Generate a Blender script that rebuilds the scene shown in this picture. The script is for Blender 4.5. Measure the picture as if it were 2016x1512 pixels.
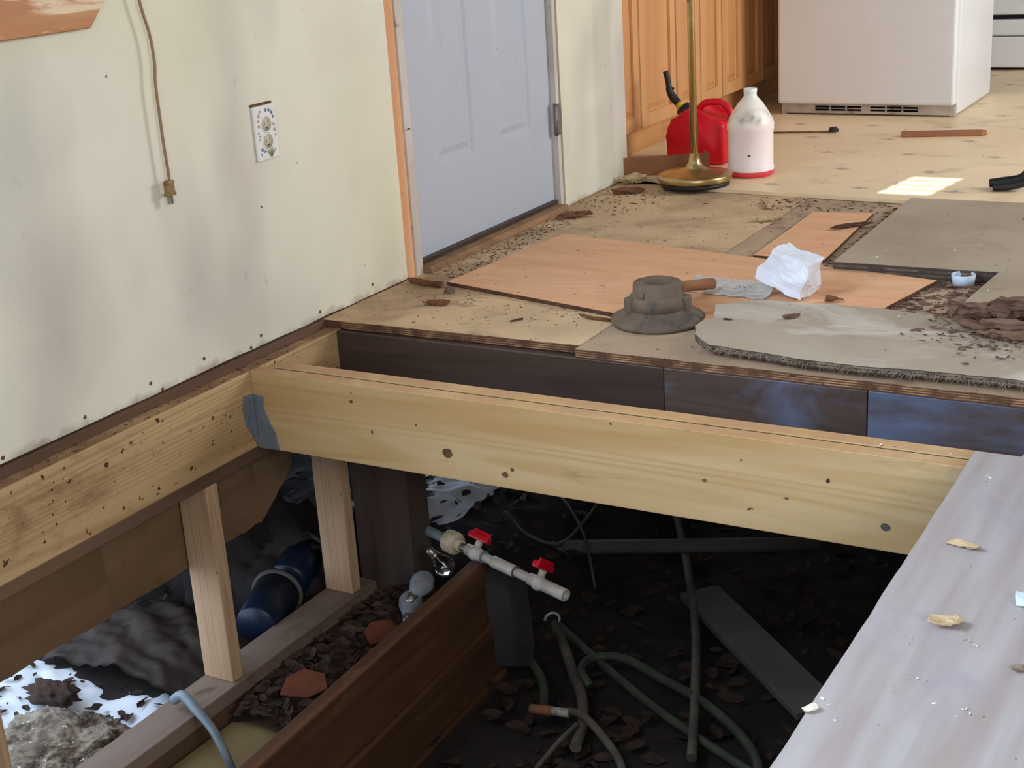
import bpy, bmesh, math, random
from mathutils import Vector, Matrix, noise

random.seed(7)
for o in list(bpy.data.objects):
    bpy.data.objects.remove(o)
sc = bpy.context.scene
COL = sc.collection

def S(r, g, b):
    f = lambda c: (c / 255 / 12.92) if c / 255 <= 0.04045 else ((c / 255 + 0.055) / 1.055) ** 2.4
    return (f(r), f(g), f(b), 1.0)

# ------------------------------------------------------------------ camera
cam = bpy.data.cameras.new('camera')
cam.sensor_width = 36.0
cam.lens = 36.0 * 2802.7 / 2016.0
cam.clip_start = 0.02
camo = bpy.data.objects.new('camera', cam)
COL.objects.link(camo)
yaw, pitch, roll = -0.53570749, 0.33059559, 0.06520382
fw = Vector((math.sin(yaw) * math.cos(pitch), math.cos(yaw) * math.cos(pitch), -math.sin(pitch)))
rt = Vector((math.cos(yaw), -math.sin(yaw), 0))
dn = fw.cross(rt)
r2 = math.cos(roll) * rt + math.sin(roll) * dn
d2 = -math.sin(roll) * rt + math.cos(roll) * dn
mw = Matrix(((r2.x, -d2.x, -fw.x, 2.143), (r2.y, -d2.y, -fw.y, 0.0), (r2.z, -d2.z, -fw.z, 0.97), (0, 0, 0, 1)))
camo.matrix_world = mw
sc.camera = camo

# ------------------------------------------------------------------ light
world = bpy.data.worlds.new('winter_sky')
sc.world = world
world.use_nodes = True
bg = world.node_tree.nodes['Background']
bg.inputs[0].default_value = (0.62, 0.78, 1.0, 1)
bg.inputs[1].default_value = 2.7

def sun(name, frm, strength, angle, color):
    l = bpy.data.lights.new(name, 'SUN')
    l.energy = strength; l.angle = math.radians(angle); l.color = color
    o = bpy.data.objects.new(name, l); COL.objects.link(o)
    o.rotation_euler = Vector(frm).to_track_quat('Z', 'Y').to_euler()
    return o
SUN_DIR = Vector((0.15, 1.0, 0.47)).normalized()
sun('winter_sun', SUN_DIR, 17.0, 0.3, (1.0, 0.93, 0.82))

def area(name, loc, look, sx, sy, power, color):
    l = bpy.data.lights.new(name, 'AREA')
    l.shape = 'RECTANGLE'; l.size = sx; l.size_y = sy; l.energy = power; l.color = color
    o = bpy.data.objects.new(name, l); COL.objects.link(o)
    o.location = loc
    o.rotation_euler = (-Vector(look)).to_track_quat('Z', 'Y').to_euler()
    return o
# daylight standing in the openings of the left-hand, right-hand and kitchen windows
area('daylight_left', (-0.045, 1.10, 1.475), (1, 0, 0), 1.5, 1.0, 80, (0.68, 0.82, 1.0))
area('daylight_patio', (3.59, 0.0, 1.30), (-1, 0, 0), 1.1, 1.1, 31, (1.0, 0.97, 0.92))
area('daylight_kitchen', (3.59, 5.2, 1.5), (-1, 0, 0), 1.5, 1.1, 64, (1.0, 0.97, 0.93))
area('added_fill_rear', (2.6, -0.69, 1.40), (0, 1, 0), 1.5, 0.95, 17, (0.86, 0.93, 1.0))  # added fill light from behind the camera, no known window there

vs = sc.view_settings
vs.view_transform = 'Standard'
vs.look = 'None'
vs.gamma = 1.0
vs.use_curve_mapping = False
vs.exposure = 0.25

# ------------------------------------------------------------------ materials
class NT:
    def __init__(s, name):
        s.m = bpy.data.materials.new(name); s.m.use_nodes = True
        s.t = s.m.node_tree; s.b = s.t.nodes['Principled BSDF']
        s.tc = s.t.nodes.new('ShaderNodeTexCoord')
    def n(s, t, **k):
        x = s.t.nodes.new(t)
        for a, v in k.items():
            setattr(x, a, v)
        return x
    def l(s, a, b): s.t.links.new(a, b)
    def coord(s, scale=(1, 1, 1), loc=(0, 0, 0)):
        mp = s.n('ShaderNodeMapping')
        mp.inputs['Scale'].default_value = scale; mp.inputs['Location'].default_value = loc
        s.l(s.tc.outputs['Object'], mp.inputs[0]); return mp.outputs[0]
    def noise(s, scale, detail=4, vec=None, dist=0.0, rough=0.55):
        x = s.n('ShaderNodeTexNoise')
        x.inputs['Scale'].default_value = scale; x.inputs['Detail'].default_value = detail
        x.inputs['Distortion'].default_value = dist; x.inputs['Roughness'].default_value = rough
        s.l(vec if vec is not None else s.tc.outputs['Object'], x.inputs['Vector']); return x.outputs[0]
    def ramp(s, fac, lo, hi):
        x = s.n('ShaderNodeMapRange'); x.inputs[1].default_value = lo; x.inputs[2].default_value = hi
        s.l(fac, x.inputs[0]); return x.outputs[0]
    def mix(s, fac, a, b):
        x = s.n('ShaderNodeMix', data_type='RGBA')
        if isinstance(fac, (int, float)): x.inputs[0].default_value = fac
        else: s.l(fac, x.inputs[0])
        for v, i in ((a, 6), (b, 7)):
            if isinstance(v, tuple): x.inputs[i].default_value = v
            else: s.l(v, x.inputs[i])
        return x.outputs[2]
    def math(s, op, a, b=None):
        x = s.n('ShaderNodeMath', operation=op)
        for v, i in ((a, 0), (b, 1)):
            if v is None: continue
            if isinstance(v, (int, float)): x.inputs[i].default_value = v
            else: s.l(v, x.inputs[i])
        return x.outputs[0]
    def bump(s, h, strength, dist=0.002):
        x = s.n('ShaderNodeBump'); x.inputs['Strength'].default_value = strength; x.inputs['Distance'].default_value = dist
        s.l(h, x.inputs['Height']); s.l(x.outputs[0], s.b.inputs['Normal'])

def surf(name, base, var=None, vscale=(3, 3, 3), vr=(0.35, 0.65), dirts=(), specks=(), rough=0.7, metal=0.0,
         bump=0.0, bscale=60, spec=0.5, ply=None, rings=None, dust=None, grime=None, trans=0.0, ior=1.45, alpha=None):
    s = NT(name)
    col = base
    if var is not None:
        f = s.ramp(s.noise(1.0, 5, s.coord(vscale), 0.3), *vr)
        col = s.mix(f, base, var)
    if rings is not None:
        # growth rings: contour lines of a stretched noise (scale vector, number of lines, colour, strength)
        nz = s.noise(1.0, 1.5, s.coord(rings[0], (3.1, 1.7, 0.4)), 0.25, 0.4)
        w = s.math('SINE', s.math('MULTIPLY', nz, rings[1]))
        fine = s.ramp(s.noise(1.0, 3, s.coord(tuple(c * 6 for c in rings[0]))), 0.3, 0.7)
        f = s.math('MULTIPLY', s.math('MULTIPLY', s.ramp(w, -0.2, 1.0), s.math('ADD', s.math('MULTIPLY', fine, 0.6), 0.4)), rings[3])
        col = s.mix(f, col, rings[2])
    for d in dirts:                       # (colour, scale or vec, lo, hi)
        vec = s.coord(d[1]) if isinstance(d[1], tuple) else None
        f = s.ramp(s.noise(1.0 if vec is not None else d[1], d[5] if len(d) > 5 else 6, vec, d[6] if len(d) > 6 else 0.6, 0.62), d[2], d[3])
        if len(d) > 4: f = s.math('MULTIPLY', f, d[4])
        col = s.mix(f, col, d[0])
    if ply is not None:                   # (light, dark, lines per metre): veneers on the upright edges
        g = s.n('ShaderNodeNewGeometry'); sp = s.n('ShaderNodeSeparateXYZ'); s.l(g.outputs['True Normal'], sp.inputs[0])
        e = s.math('LESS_THAN', s.math('ABSOLUTE', sp.outputs[2]), 0.5)
        p = s.n('ShaderNodeSeparateXYZ'); s.l(s.tc.outputs['Object'], p.inputs[0])
        st = s.math('GREATER_THAN', s.math('SINE', s.math('MULTIPLY', p.outputs[2], 6.2832 * ply[2])), 0.1)
        n2 = s.ramp(s.noise(25, 4), 0.35, 0.6)
        ec = s.mix(st, ply[0], ply[1]); ec = s.mix(n2, ec, ply[1])
        col = s.mix(e, col, ec)
    if grime is not None:                 # (colour, height): splashed dirt along the lower edge, ragged
        p = s.n('ShaderNodeSeparateXYZ'); s.l(s.tc.outputs['Object'], p.inputs[0])
        hgt = s.math('MULTIPLY', s.ramp(s.noise(14, 5, None, 0.5), 0.35, 0.75), grime[1] * 1.7)
        f = s.ramp(s.math('SUBTRACT', hgt, p.outputs[2]), -0.004, 0.024)
        col = s.mix(s.math('MULTIPLY', f, 0.8), col, grime[0])
    if dust is not None:                  # (colour, amount): dust settled on the faces that look up
        g = s.n('ShaderNodeNewGeometry'); sp = s.n('ShaderNodeSeparateXYZ'); s.l(g.outputs['True Normal'], sp.inputs[0])
        f = s.math('MULTIPLY', s.math('GREATER_THAN', sp.outputs[2], 0.5), s.math('MULTIPLY', s.ramp(s.noise(9, 5), 0.25, 0.55), dust[1]))
        col = s.mix(f, col, dust[0])
    for d in specks:                      # (colour, scale, threshold)
        f = s.ramp(s.noise(d[1], 2, None, 0.0, 0.5), d[2], d[2] + 0.03)
        col = s.mix(f, col, d[0])
    if isinstance(col, tuple): s.b.inputs['Base Color'].default_value = col
    else: s.l(col, s.b.inputs['Base Color'])
    s.b.inputs['Roughness'].default_value = rough
    s.b.inputs['Metallic'].default_value = metal
    s.b.inputs['IOR'].default_value = ior
    s.b.inputs['Specular IOR Level'].default_value = spec
    if trans: s.b.inputs['Transmission Weight'].default_value = trans
    if bump: s.bump(s.noise(bscale, 5), bump)
    return s.m

DARK = S(40, 28, 20)
M = {}
M['plaster'] = surf('cream_wall_paint', S(238, 234, 216), S(224, 222, 208), (1.1, 1.1, 1.1), (0.4, 0.62),
    dirts=[(S(176, 171, 164), (1.9, 2.6, 1.3), 0.50, 0.76, 0.62, 2, 0.1), (S(212, 198, 192), 2.6, 0.54, 0.75, 0.5, 1.5, 0.1), (S(226, 224, 190), 1.6, 0.5, 0.72, 0.5, 1, 0.0), (S(150, 140, 130), (9, 14, 9), 0.66, 0.76, 0.4, 4, 0.3)], grime=(S(136, 112, 90), 0.018),
    specks=[(S(70, 60, 52), 26, 0.765)], rough=0.75, bump=0.06, bscale=12)
M['room'] = surf('plain_room_paint', S(146, 136, 124), S(138, 128, 116), rough=0.9)
M['door'] = surf('grey_blue_door_paint', S(188, 194, 206), S(182, 190, 205), (1, 1, 1), rough=0.45,
    dirts=[(S(150, 148, 146), (6, 6, 3), 0.66, 0.8, 0.5)], specks=[(S(60, 52, 46), 22, 0.79)])
M['white_paint'] = surf('chipped_white_paint', S(222, 218, 214), S(200, 190, 182), (8, 8, 3), dirts=[(S(120, 96, 78), 14, 0.63, 0.72)], rough=0.5)
M['stud'] = surf('orange_stud_wood', S(232, 182, 140), S(212, 156, 112), (14, 14, 1.2), dirts=[(S(110, 84, 60), 9, 0.62, 0.75)], rough=0.7)
M['threshold'] = surf('dirty_threshold_wood', S(166, 130, 96), S(140, 106, 76), (9, 1, 9), dirts=[(S(86, 64, 48), 9, 0.5, 0.7, 0.8)], rough=0.8)
M['trim'] = surf('varnished_pine', S(206, 152, 98), S(184, 122, 70), (14, 1.2, 14), (0.4, 0.6),
    dirts=[(S(232, 204, 170), (14, 2.2, 26), 0.54, 0.62)], specks=[(S(96, 48, 24), 13, 0.76)], rough=0.4)
M['rim'] = surf('rim_board_wood', S(196, 166, 124), S(172, 140, 98), (9, 0.8, 9), rings=((2, 0.22, 7), 190, S(150, 114, 70), 0.6),
    dirts=[(S(124, 92, 64), (5, 3, 6), 0.58, 0.72, 0.8), (S(96, 66, 44), (50, 30, 50), 0.62, 0.72, 0.7)], specks=[(S(70, 46, 30), 38, 0.69), (S(60, 40, 28), 70, 0.71)], rough=0.75, bump=0.15, bscale=50, dust=(S(128, 96, 70), 0.95))
M['joist'] = surf('new_joist_wood', S(210, 184, 140), S(190, 154, 104), (0.8, 9, 9), rings=((0.30, 2, 6.5), 120, S(182, 144, 86), 0.55),
    dirts=[(S(150, 116, 70), (3, 3, 9), 0.62, 0.76, 0.7)], specks=[(S(60, 42, 30), 30, 0.74), (S(66, 46, 34), 8, 0.80)], rough=0.7, bump=0.1, bscale=50, dust=(S(176, 138, 100), 0.9))
M['oldjoist'] = surf('old_dark_joist_wood', S(78, 64, 58), S(58, 46, 42), (0.9, 6, 8), rings=((0.4, 3, 7), 110, S(54, 42, 38), 0.5),
    dirts=[(S(66, 52, 46), (3, 3, 5), 0.58, 0.72)], rough=0.42, bump=0.15, bscale=40)
M['bluelitjoist'] = surf('joist_wood_blue_light', S(86, 74, 70), S(66, 56, 54), (0.9, 5, 6), rings=((0.4, 3, 6), 90, S(56, 48, 48), 0.4),
    dirts=[(S(92, 106, 136), (1.6, 3, 5), 0.42, 0.60, 0.85), (S(46, 36, 34), (3.2, 3, 8), 0.58, 0.70)], rough=0.42, bump=0.15, bscale=40)  # blue window light painted into the wood colour as patches
M['knot'] = surf('dark_red_knot', S(128, 92, 64), S(84, 58, 42), (30, 30, 30), rough=0.7)
M['halflitjoist'] = surf('joist_wood_half_blue_light', S(88, 74, 68), S(68, 56, 52), (0.9, 5, 6), rings=((0.4, 3, 6), 90, S(56, 46, 44), 0.4),
    dirts=[(S(98, 110, 138), (2.6, 3, 6), 0.46, 0.62, 0.8)], rough=0.42, bump=0.15, bscale=40)  # weaker share of the same blue window light put into the colour
M['plate'] = surf('brown_plate_wood', S(112, 86, 66), S(88, 64, 48), (8, 1, 8), dirts=[(DARK, 8, 0.6, 0.8, 0.6)], rough=0.8)
M['skirt'] = surf('weathered_sheathing', S(132, 104, 76), S(110, 84, 58), (4, 1.0, 5), rings=((3, 0.5, 4), 70, S(96, 72, 48), 0.5),
    dirts=[(S(66, 48, 36), 5, 0.6, 0.78, 0.8)], rough=0.85, bump=0.1)
M['post'] = surf('pale_post_wood', S(198, 166, 132), S(172, 136, 104), (10, 10, 0.9), rings=((9, 9, 0.5), 110, S(150, 114, 84), 0.55),
    specks=[(S(60, 44, 36), 20, 0.74)], rough=0.75)
M['darkpost'] = surf('dark_post_wood', S(84, 68, 60), S(60, 46, 42), (8, 8, 0.8), rough=0.85, bump=0.1)
M['sill'] = surf('grey_sill_wood', S(140, 120, 106), S(112, 92, 78), (9, 0.9, 9), dirts=[(S(74, 54, 42), 9, 0.58, 0.75)], rough=0.85)
M['plank'] = surf('brown_plank_wood', S(116, 78, 52), S(76, 46, 30), (6, 0.7, 7), rings=((3, 0.4, 4), 70, S(64, 38, 24), 0.6),
    dirts=[(S(150, 120, 96), 3.4, 0.66, 0.8, 0.5)], rough=0.7, bump=0.15)
M['oliveply'] = surf('olive_plywood', S(150, 130, 88), S(128, 108, 74), (6, 0.8, 6), dirts=[(S(90, 70, 50), 6, 0.6, 0.8)], rough=0.8)
PLY = (S(176, 140, 104), S(88, 60, 44), 190)
M['subfloor'] = surf('dusty_subfloor', S(214, 186, 150), S(192, 164, 130), (5, 5, 5), (0.35, 0.7),
    dirts=[(S(140, 116, 94), 2.6, 0.48, 0.66, 0.8), (S(110, 84, 64), 9, 0.60, 0.74, 0.7)], specks=[(S(70, 46, 32), 55, 0.70)], rough=0.85, bump=0.3, bscale=70, ply=PLY)
M['subgrey'] = surf('grey_dusty_subfloor', S(184, 160, 134), S(160, 138, 116), (4, 4, 4), (0.35, 0.7),
    dirts=[(S(112, 86, 70), 3.6, 0.55, 0.72, 0.8), (S(88, 62, 48), 12, 0.64, 0.78, 0.8)], specks=[(S(70, 46, 32), 50, 0.70)], rough=0.85, bump=0.3, bscale=70, ply=PLY)
M['orangeply'] = surf('orange_plywood', S(232, 184, 146), S(222, 168, 126), (2.2, 14, 14), (0.35, 0.65), rings=((0.8, 3.2, 3), 130, S(212, 156, 116), 0.35),
    dirts=[(S(176, 128, 98), 4, 0.62, 0.8, 0.6)], specks=[(S(100, 60, 40), 48, 0.735)], rough=0.6, ply=(S(120, 84, 62), S(70, 48, 36), 220))
M['nearply'] = surf('near_grey_plywood', S(172, 168, 170), S(158, 148, 146), (26, 2.2, 26), (0.35, 0.65),
    dirts=[(S(156, 150, 160), 3.2, 0.56, 0.74, 0.8), (S(206, 182, 150), 2.6, 0.62, 0.78, 0.6), (S(140, 112, 98), 16, 0.66, 0.8, 0.7)], specks=[(S(240, 240, 240), 60, 0.755), (S(80, 64, 56), 52, 0.765)], rough=0.55, bump=0.12, bscale=50, ply=PLY)
M['greysheet'] = surf('grey_brown_sheet', S(176, 162, 142), S(158, 142, 122), (3, 3, 3), (0.35, 0.7),
    dirts=[(S(130, 114, 98), 4, 0.58, 0.76, 0.7)], specks=[(S(90, 70, 56), 50, 0.755)], rough=0.6, bump=0.06, ply=(S(128, 112, 100), S(70, 58, 52), 90))
M['feltboard'] = surf('grey_felted_board', S(176, 164, 146), S(158, 144, 126), (3, 3, 3), (0.35, 0.7),
    dirts=[(S(214, 206, 198), (2.2, 4.5, 3), 0.52, 0.66, 0.75), (S(112, 84, 66), (2.2, 3.6, 3), 0.62, 0.74, 0.8)], specks=[(S(70, 54, 44), 60, 0.73)], rough=0.85, bump=0.25, bscale=90, ply=(S(140, 124, 108), S(70, 58, 50), 150))
M['rot'] = surf('rotted_wood', S(128, 100, 82), S(86, 62, 52), (8, 40, 40), (0.35, 0.65), dirts=[(S(164, 144, 126), 10, 0.55, 0.7), (S(58, 38, 32), (6, 50, 50), 0.56, 0.66)], rough=0.9, bump=0.5, bscale=40)
M['chip'] = surf('splinter_wood', S(128, 88, 58), S(86, 56, 38), (30, 30, 30), rough=0.85)
M['palechip'] = surf('pale_splinter_wood', S(206, 186, 150), S(176, 150, 112), (40, 40, 40), rough=0.85, bump=0.3)
M['crumb'] = surf('brown_crumbs', S(92, 66, 48), S(58, 40, 30), (40, 40, 40), rough=0.95)
M['cabinet'] = surf('honey_maple', S(216, 166, 116), S(204, 150, 98), (9, 9, 0.8), (0.35, 0.65), rough=0.42)
M['cabpanel'] = surf('honey_maple_panel', S(216, 162, 108), S(200, 142, 90), (8, 8, 0.7), (0.35, 0.65), rough=0.42)
M['toekick'] = surf('toe_kick_wood', S(200, 150, 96), S(176, 122, 74), (8, 1, 8), dirts=[(S(110, 74, 50), 6, 0.6, 0.78, 0.7)], rough=0.6)
M['applwhite'] = surf('almond_enamel', S(232, 234, 238), S(226, 227, 230), (1.5, 1.5, 1.5), dirts=[(S(176, 160, 144), 9, 0.70, 0.8, 0.6)], rough=0.32)
M['stovewhite'] = surf('white_enamel', S(232, 234, 236), rough=0.25)
M['grille'] = surf('dirty_white_plastic', S(196, 188, 180), S(160, 148, 138), (14, 14, 14), dirts=[(S(84, 62, 50), 16, 0.6, 0.72)], rough=0.5)
M['black'] = surf('black_rubber', S(24, 24, 26), S(38, 37, 38), (8, 8, 8), rough=0.5)
M['shadowblack'] = surf('black_gap', S(14, 12, 12), rough=0.9)
M['brass'] = surf('worn_brass', S(206, 184, 138), S(182, 156, 108), (12, 12, 12), dirts=[(S(120, 98, 68), 26, 0.64, 0.72)], rough=0.33, metal=1.0)
M['redplastic'] = surf('red_plastic', S(226, 20, 44), S(214, 16, 40), (4, 4, 4), rough=0.38)
M['yellow'] = surf('yellow_plastic', S(226, 190, 70), rough=0.4)
M['cardboard'] = surf('brown_cardboard', S(158, 108, 76), S(142, 94, 64), (5, 5, 5), rough=0.8)
M['iron'] = surf('dusty_cast_iron', S(118, 102, 86), S(92, 80, 70), (9, 9, 9), dirts=[(S(66, 62, 64), 18, 0.56, 0.7), (S(150, 130, 106), 7, 0.6, 0.8, 0.6)], rough=0.8, bump=0.4, bscale=80)
M['bag'] = surf('white_plastic_film', S(226, 232, 246), rough=0.4)
M['paperwhite'] = surf('white_plaster', S(232, 226, 216), S(206, 198, 186), (30, 30, 30), rough=0.85)
M['cup'] = surf('pale_blue_plastic', S(206, 226, 246), rough=0.35)
M['ceramic'] = surf('white_glazed_ceramic', S(238, 238, 236), rough=0.2)
M['ivory'] = surf('ivory_plastic', S(206, 196, 172), rough=0.4)
M['inkblue'] = surf('painted_blue_grey', S(124, 130, 156), rough=0.4)
M['inkpink'] = surf('painted_dusty_pink', S(190, 160, 150), rough=0.4)
M['inkgreen'] = surf('painted_green', S(136, 146, 96), rough=0.4)
M['cord'] = surf('brown_lamp_cord', S(150, 124, 92), rough=0.5)
M['plug'] = surf('old_tan_plug', S(160, 132, 84), S(120, 96, 60), (50, 50, 50), rough=0.5)
M['metal'] = surf('dull_steel', S(160, 160, 160), rough=0.4, metal=1.0)
M['hinge'] = surf('hinge_steel', S(150, 150, 150), S(110, 108, 106), (30, 30, 30), rough=0.5, metal=0.6)
M['galv'] = surf('grey_blue_metal_strap', S(128, 138, 148), S(104, 112, 124), (20, 20, 20), dirts=[(S(80, 70, 62), 30, 0.62, 0.75)], rough=0.45, metal=0.15)
M['pvc'] = surf('white_pvc', S(214, 208, 198), S(186, 178, 164), (25, 25, 25), dirts=[(S(120, 98, 74), 22, 0.64, 0.76)], rough=0.35)
M['pvccream'] = surf('cream_pvc', S(220, 206, 178), S(196, 178, 146), (25, 25, 25), rough=0.35)
M['pvcgrey'] = surf('grey_pvc', S(128, 142, 150), S(104, 116, 124), (12, 12, 12), rough=0.4)
M['hose'] = surf('dull_green_hose', S(78, 86, 70), S(58, 62, 52), (10, 10, 10), rough=0.6)
M['hosegrey'] = surf('dusty_grey_hose', S(112, 104, 92), S(82, 76, 68), (10, 10, 10), rough=0.7)
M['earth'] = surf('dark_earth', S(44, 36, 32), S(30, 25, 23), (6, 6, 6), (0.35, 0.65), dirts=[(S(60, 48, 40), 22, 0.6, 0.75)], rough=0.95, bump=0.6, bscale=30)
M['snow'] = surf('snow', S(236, 240, 246), S(226, 232, 242), (6, 6, 6), rough=0.6, bump=0.2, bscale=40)
M['leaf'] = surf('dead_leaves', S(70, 48, 36), S(44, 31, 26), (22, 22, 22), rough=0.85)
M['leaforange'] = surf('orange_shard', S(116, 62, 38), S(88, 48, 32), (12, 12, 12), rough=0.75)
M['insul'] = surf('grey_insulation_fluff', S(150, 138, 122), S(100, 86, 72), (26, 26, 26), (0.4, 0.6), dirts=[(S(62, 48, 38), 16, 0.50, 0.64)], specks=[(S(214, 208, 200), 70, 0.68)], rough=0.95, bump=0.9, bscale=60)
M['tarp'] = surf('grey_brown_tarp', S(92, 78, 70), S(66, 54, 48), (4, 4, 4), dirts=[(S(110, 102, 102), 5, 0.62, 0.75), (S(70, 46, 36), 4, 0.58, 0.7)], rough=0.6)
M['bluepl'] = surf('dark_blue_plastic', S(16, 30, 54), S(13, 23, 42), (8, 8, 8), dirts=[(S(110, 118, 128), 26, 0.67, 0.74)], rough=0.4)
M['slate'] = surf('grey_felt_sheet', S(96, 94, 90), S(76, 72, 70), (6, 6, 6), rough=0.85)
M['dimboard'] = surf('dim_grey_board', S(112, 108, 104), S(92, 88, 84), (4, 4, 4), rough=0.85)
M['concrete'] = surf('dark_concrete', S(96, 94, 94), S(74, 72, 74), (4, 4, 4), rough=0.95, bump=0.4, bscale=30)
M['frost'] = surf('frosted_glass', S(190, 200, 214), S(150, 146, 146), (18, 18, 18), rough=0.3, trans=0.45)
M['clear'] = surf('clear_glass', (1, 1, 1, 1), rough=0.05, trans=1.0)
M['fibre'] = surf('grey_fibres', S(150, 136, 122), rough=0.9)

# vinyl floor with a staggered small grey motif every 30 cm
def vinyl():
    s = NT('tan_vinyl_floor')
    col = s.mix(s.ramp(s.noise(2.2, 4), 0.35, 0.65), S(246, 224, 186), S(236, 212, 174))
    col = s.mix(s.math('MULTIPLY', s.ramp(s.noise(3.6, 6, None, 0.5), 0.56, 0.74), 0.6), col, S(158, 130, 100))
    p = s.n('ShaderNodeSeparateXYZ'); s.l(s.tc.outputs['Object'], p.inputs[0])
    row = s.math('FLOOR', s.math('DIVIDE', s.math('SUBTRACT', p.outputs[1], 4.61), 0.295))
    offs = s.math('MULTIPLY', s.math('ABSOLUTE', s.math('MODULO', row, 2.0)), 0.149)
    fx = s.math('PINGPONG', s.math('SUBTRACT', s.math('SUBTRACT', p.outputs[0], offs), 0.836 + 0.149), 0.149)
    fy = s.math('PINGPONG', s.math('SUBTRACT', p.outputs[1], 4.4625), 0.1475)
    n1 = s.noise(60, 3); nn = s.math('MULTIPLY', s.math('SUBTRACT', n1, 0.5), 0.06)
    d = s.math('ADD', s.math('ADD', s.math('MULTIPLY', fx, 0.75), fy), nn)
    f = s.math('MULTIPLY', s.ramp(d, 0.030, 0.012), 0.55)
    col = s.mix(f, col, S(92, 84, 80))
    col = s.mix(s.ramp(s.noise(46, 2), 0.745, 0.775), col, S(84, 62, 46))
    s.l(col, s.b.inputs['Base Color']); s.b.inputs['Roughness'].default_value = 0.42
    s.bump(s.noise(40, 4), 0.05)
    return s.m
M['vinyl'] = vinyl()

def jugmat(name, col, rough):
    s = NT(name)
    s.b.inputs['Base Color'].default_value = col
    s.b.inputs['Roughness'].default_value = rough
    s.b.inputs['Subsurface Weight'].default_value = 0.4
    s.b.inputs['Subsurface Radius'].default_value = (0.03, 0.02, 0.02)
    return s.m
def jug_body():
    s = NT('translucent_white_jug')
    p = s.n('ShaderNodeSeparateXYZ'); s.l(s.tc.outputs['Object'], p.inputs[0])
    col = s.mix(s.ramp(p.outputs[2], 0.16, 0.185), S(252, 238, 240), S(250, 246, 240))
    band = s.math('MULTIPLY', s.ramp(p.outputs[2], 0.170, 0.195), s.ramp(p.outputs[2], 0.235, 0.205))
    col = s.mix(s.math('MULTIPLY', s.math('MULTIPLY', band, s.ramp(s.noise(22, 3), 0.42, 0.62)), 0.8), col, S(168, 146, 122))
    s.l(col, s.b.inputs['Base Color']); s.b.inputs['Roughness'].default_value = 0.35
    s.b.inputs['Subsurface Weight'].default_value = 0.25
    return s.m
M['jug'] = jug_body()
M['pinkliquid'] = surf('pink_red_fluid', S(222, 70, 82), rough=0.35)

# ------------------------------------------------------------------ mesh helpers
def bm_new(): return bmesh.new()
def box(bm, x0, x1, y0, y1, z0, z1, mat=None):
    vs_ = [bm.verts.new(c) for c in ((x0, y0, z0), (x1, y0, z0), (x1, y1, z0), (x0, y1, z0), (x0, y0, z1), (x1, y0, z1), (x1, y1, z1), (x0, y1, z1))]
    for f in ((3, 2, 1, 0), (4, 5, 6, 7), (0, 1, 5, 4), (1, 2, 6, 5), (2, 3, 7, 6), (3, 0, 4, 7)):
        bm.faces.new([vs_[i] for i in f])
    if mat is not None: bmesh.ops.transform(bm, matrix=mat, verts=vs_)
    return vs_
def bbox(bm, x0, x1, y0, y1, z0, z1, bev=0.003, seg=2, mat=None):
    b = bmesh.new(); box(b, x0, x1, y0, y1, z0, z1)
    bmesh.ops.bevel(b, geom=b.edges[:], offset=bev, segments=seg, affect='EDGES', profile=0.5)
    if mat is not None: bmesh.ops.transform(b, matrix=mat, verts=b.verts)
    merge(bm, b)
def merge(bm, b):
    me = bpy.data.meshes.new('tmp'); b.to_mesh(me); b.free(); bm.from_mesh(me); bpy.data.meshes.remove(me)
def prism(bm, pts, z0, z1):
    lo = [bm.verts.new((p[0], p[1], z0)) for p in pts]; hi = [bm.verts.new((p[0], p[1], z1)) for p in pts]
    n = len(pts)
    area2 = sum(pts[i][0] * pts[(i + 1) % n][1] - pts[(i + 1) % n][0] * pts[i][1] for i in range(n))
    if area2 < 0: lo.reverse(); hi.reverse()
    bm.faces.new(hi); bm.faces.new(lo[::-1])
    for i in range(n): bm.faces.new((lo[i], lo[(i + 1) % n], hi[(i + 1) % n], hi[i]))
def spline(pts, k=6):
    P = [Vector(p) for p in pts]; out = []
    for i in range(len(P) - 1):
        a = P[max(i - 1, 0)]; b = P[i]; c = P[i + 1]; d = P[min(i + 2, len(P) - 1)]
        for j in range(k):
            t = j / k
            out.append(0.5 * ((2 * b) + (c - a) * t + (2 * a - 5 * b + 4 * c - d) * t * t + (3 * b - a - 3 * c + d) * t ** 3))
    out.append(P[-1]); return out
def tube(bm, pts, rad, n=10, caps=True, closed=False):
    P = [Vector(p) for p in pts]; m = len(P); rings = []
    up = None
    for i in range(m):
        t = (P[min(i + 1, m - 1)] - P[max(i - 1, 0)]) if not closed else (P[(i + 1) % m] - P[i - 1])
        t.normalize()
        if up is None:
            a = Vector((0, 0, 1)) if abs(t.z) < 0.9 else Vector((1, 0, 0))
            up = (a - t * a.dot(t)).normalized()
        else:
            up = (up - t * up.dot(t)).normalized()
        s = t.cross(up)
        r = rad[i] if isinstance(rad, (list, tuple)) else rad
        rings.append([bm.verts.new(P[i] + r * (math.cos(2 * math.pi * j / n) * up + math.sin(2 * math.pi * j / n) * s)) for j in range(n)])
    for i in range(m - 1 if not closed else m):
        A = rings[i]; B = rings[(i + 1) % m]
        for j in range(n):
            f = bm.faces.new((A[j], B[j], B[(j + 1) % n], A[(j + 1) % n])); f.smooth = True
    if caps and not closed:
        bm.faces.new(rings[0]); bm.faces.new(rings[-1][::-1])
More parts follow.
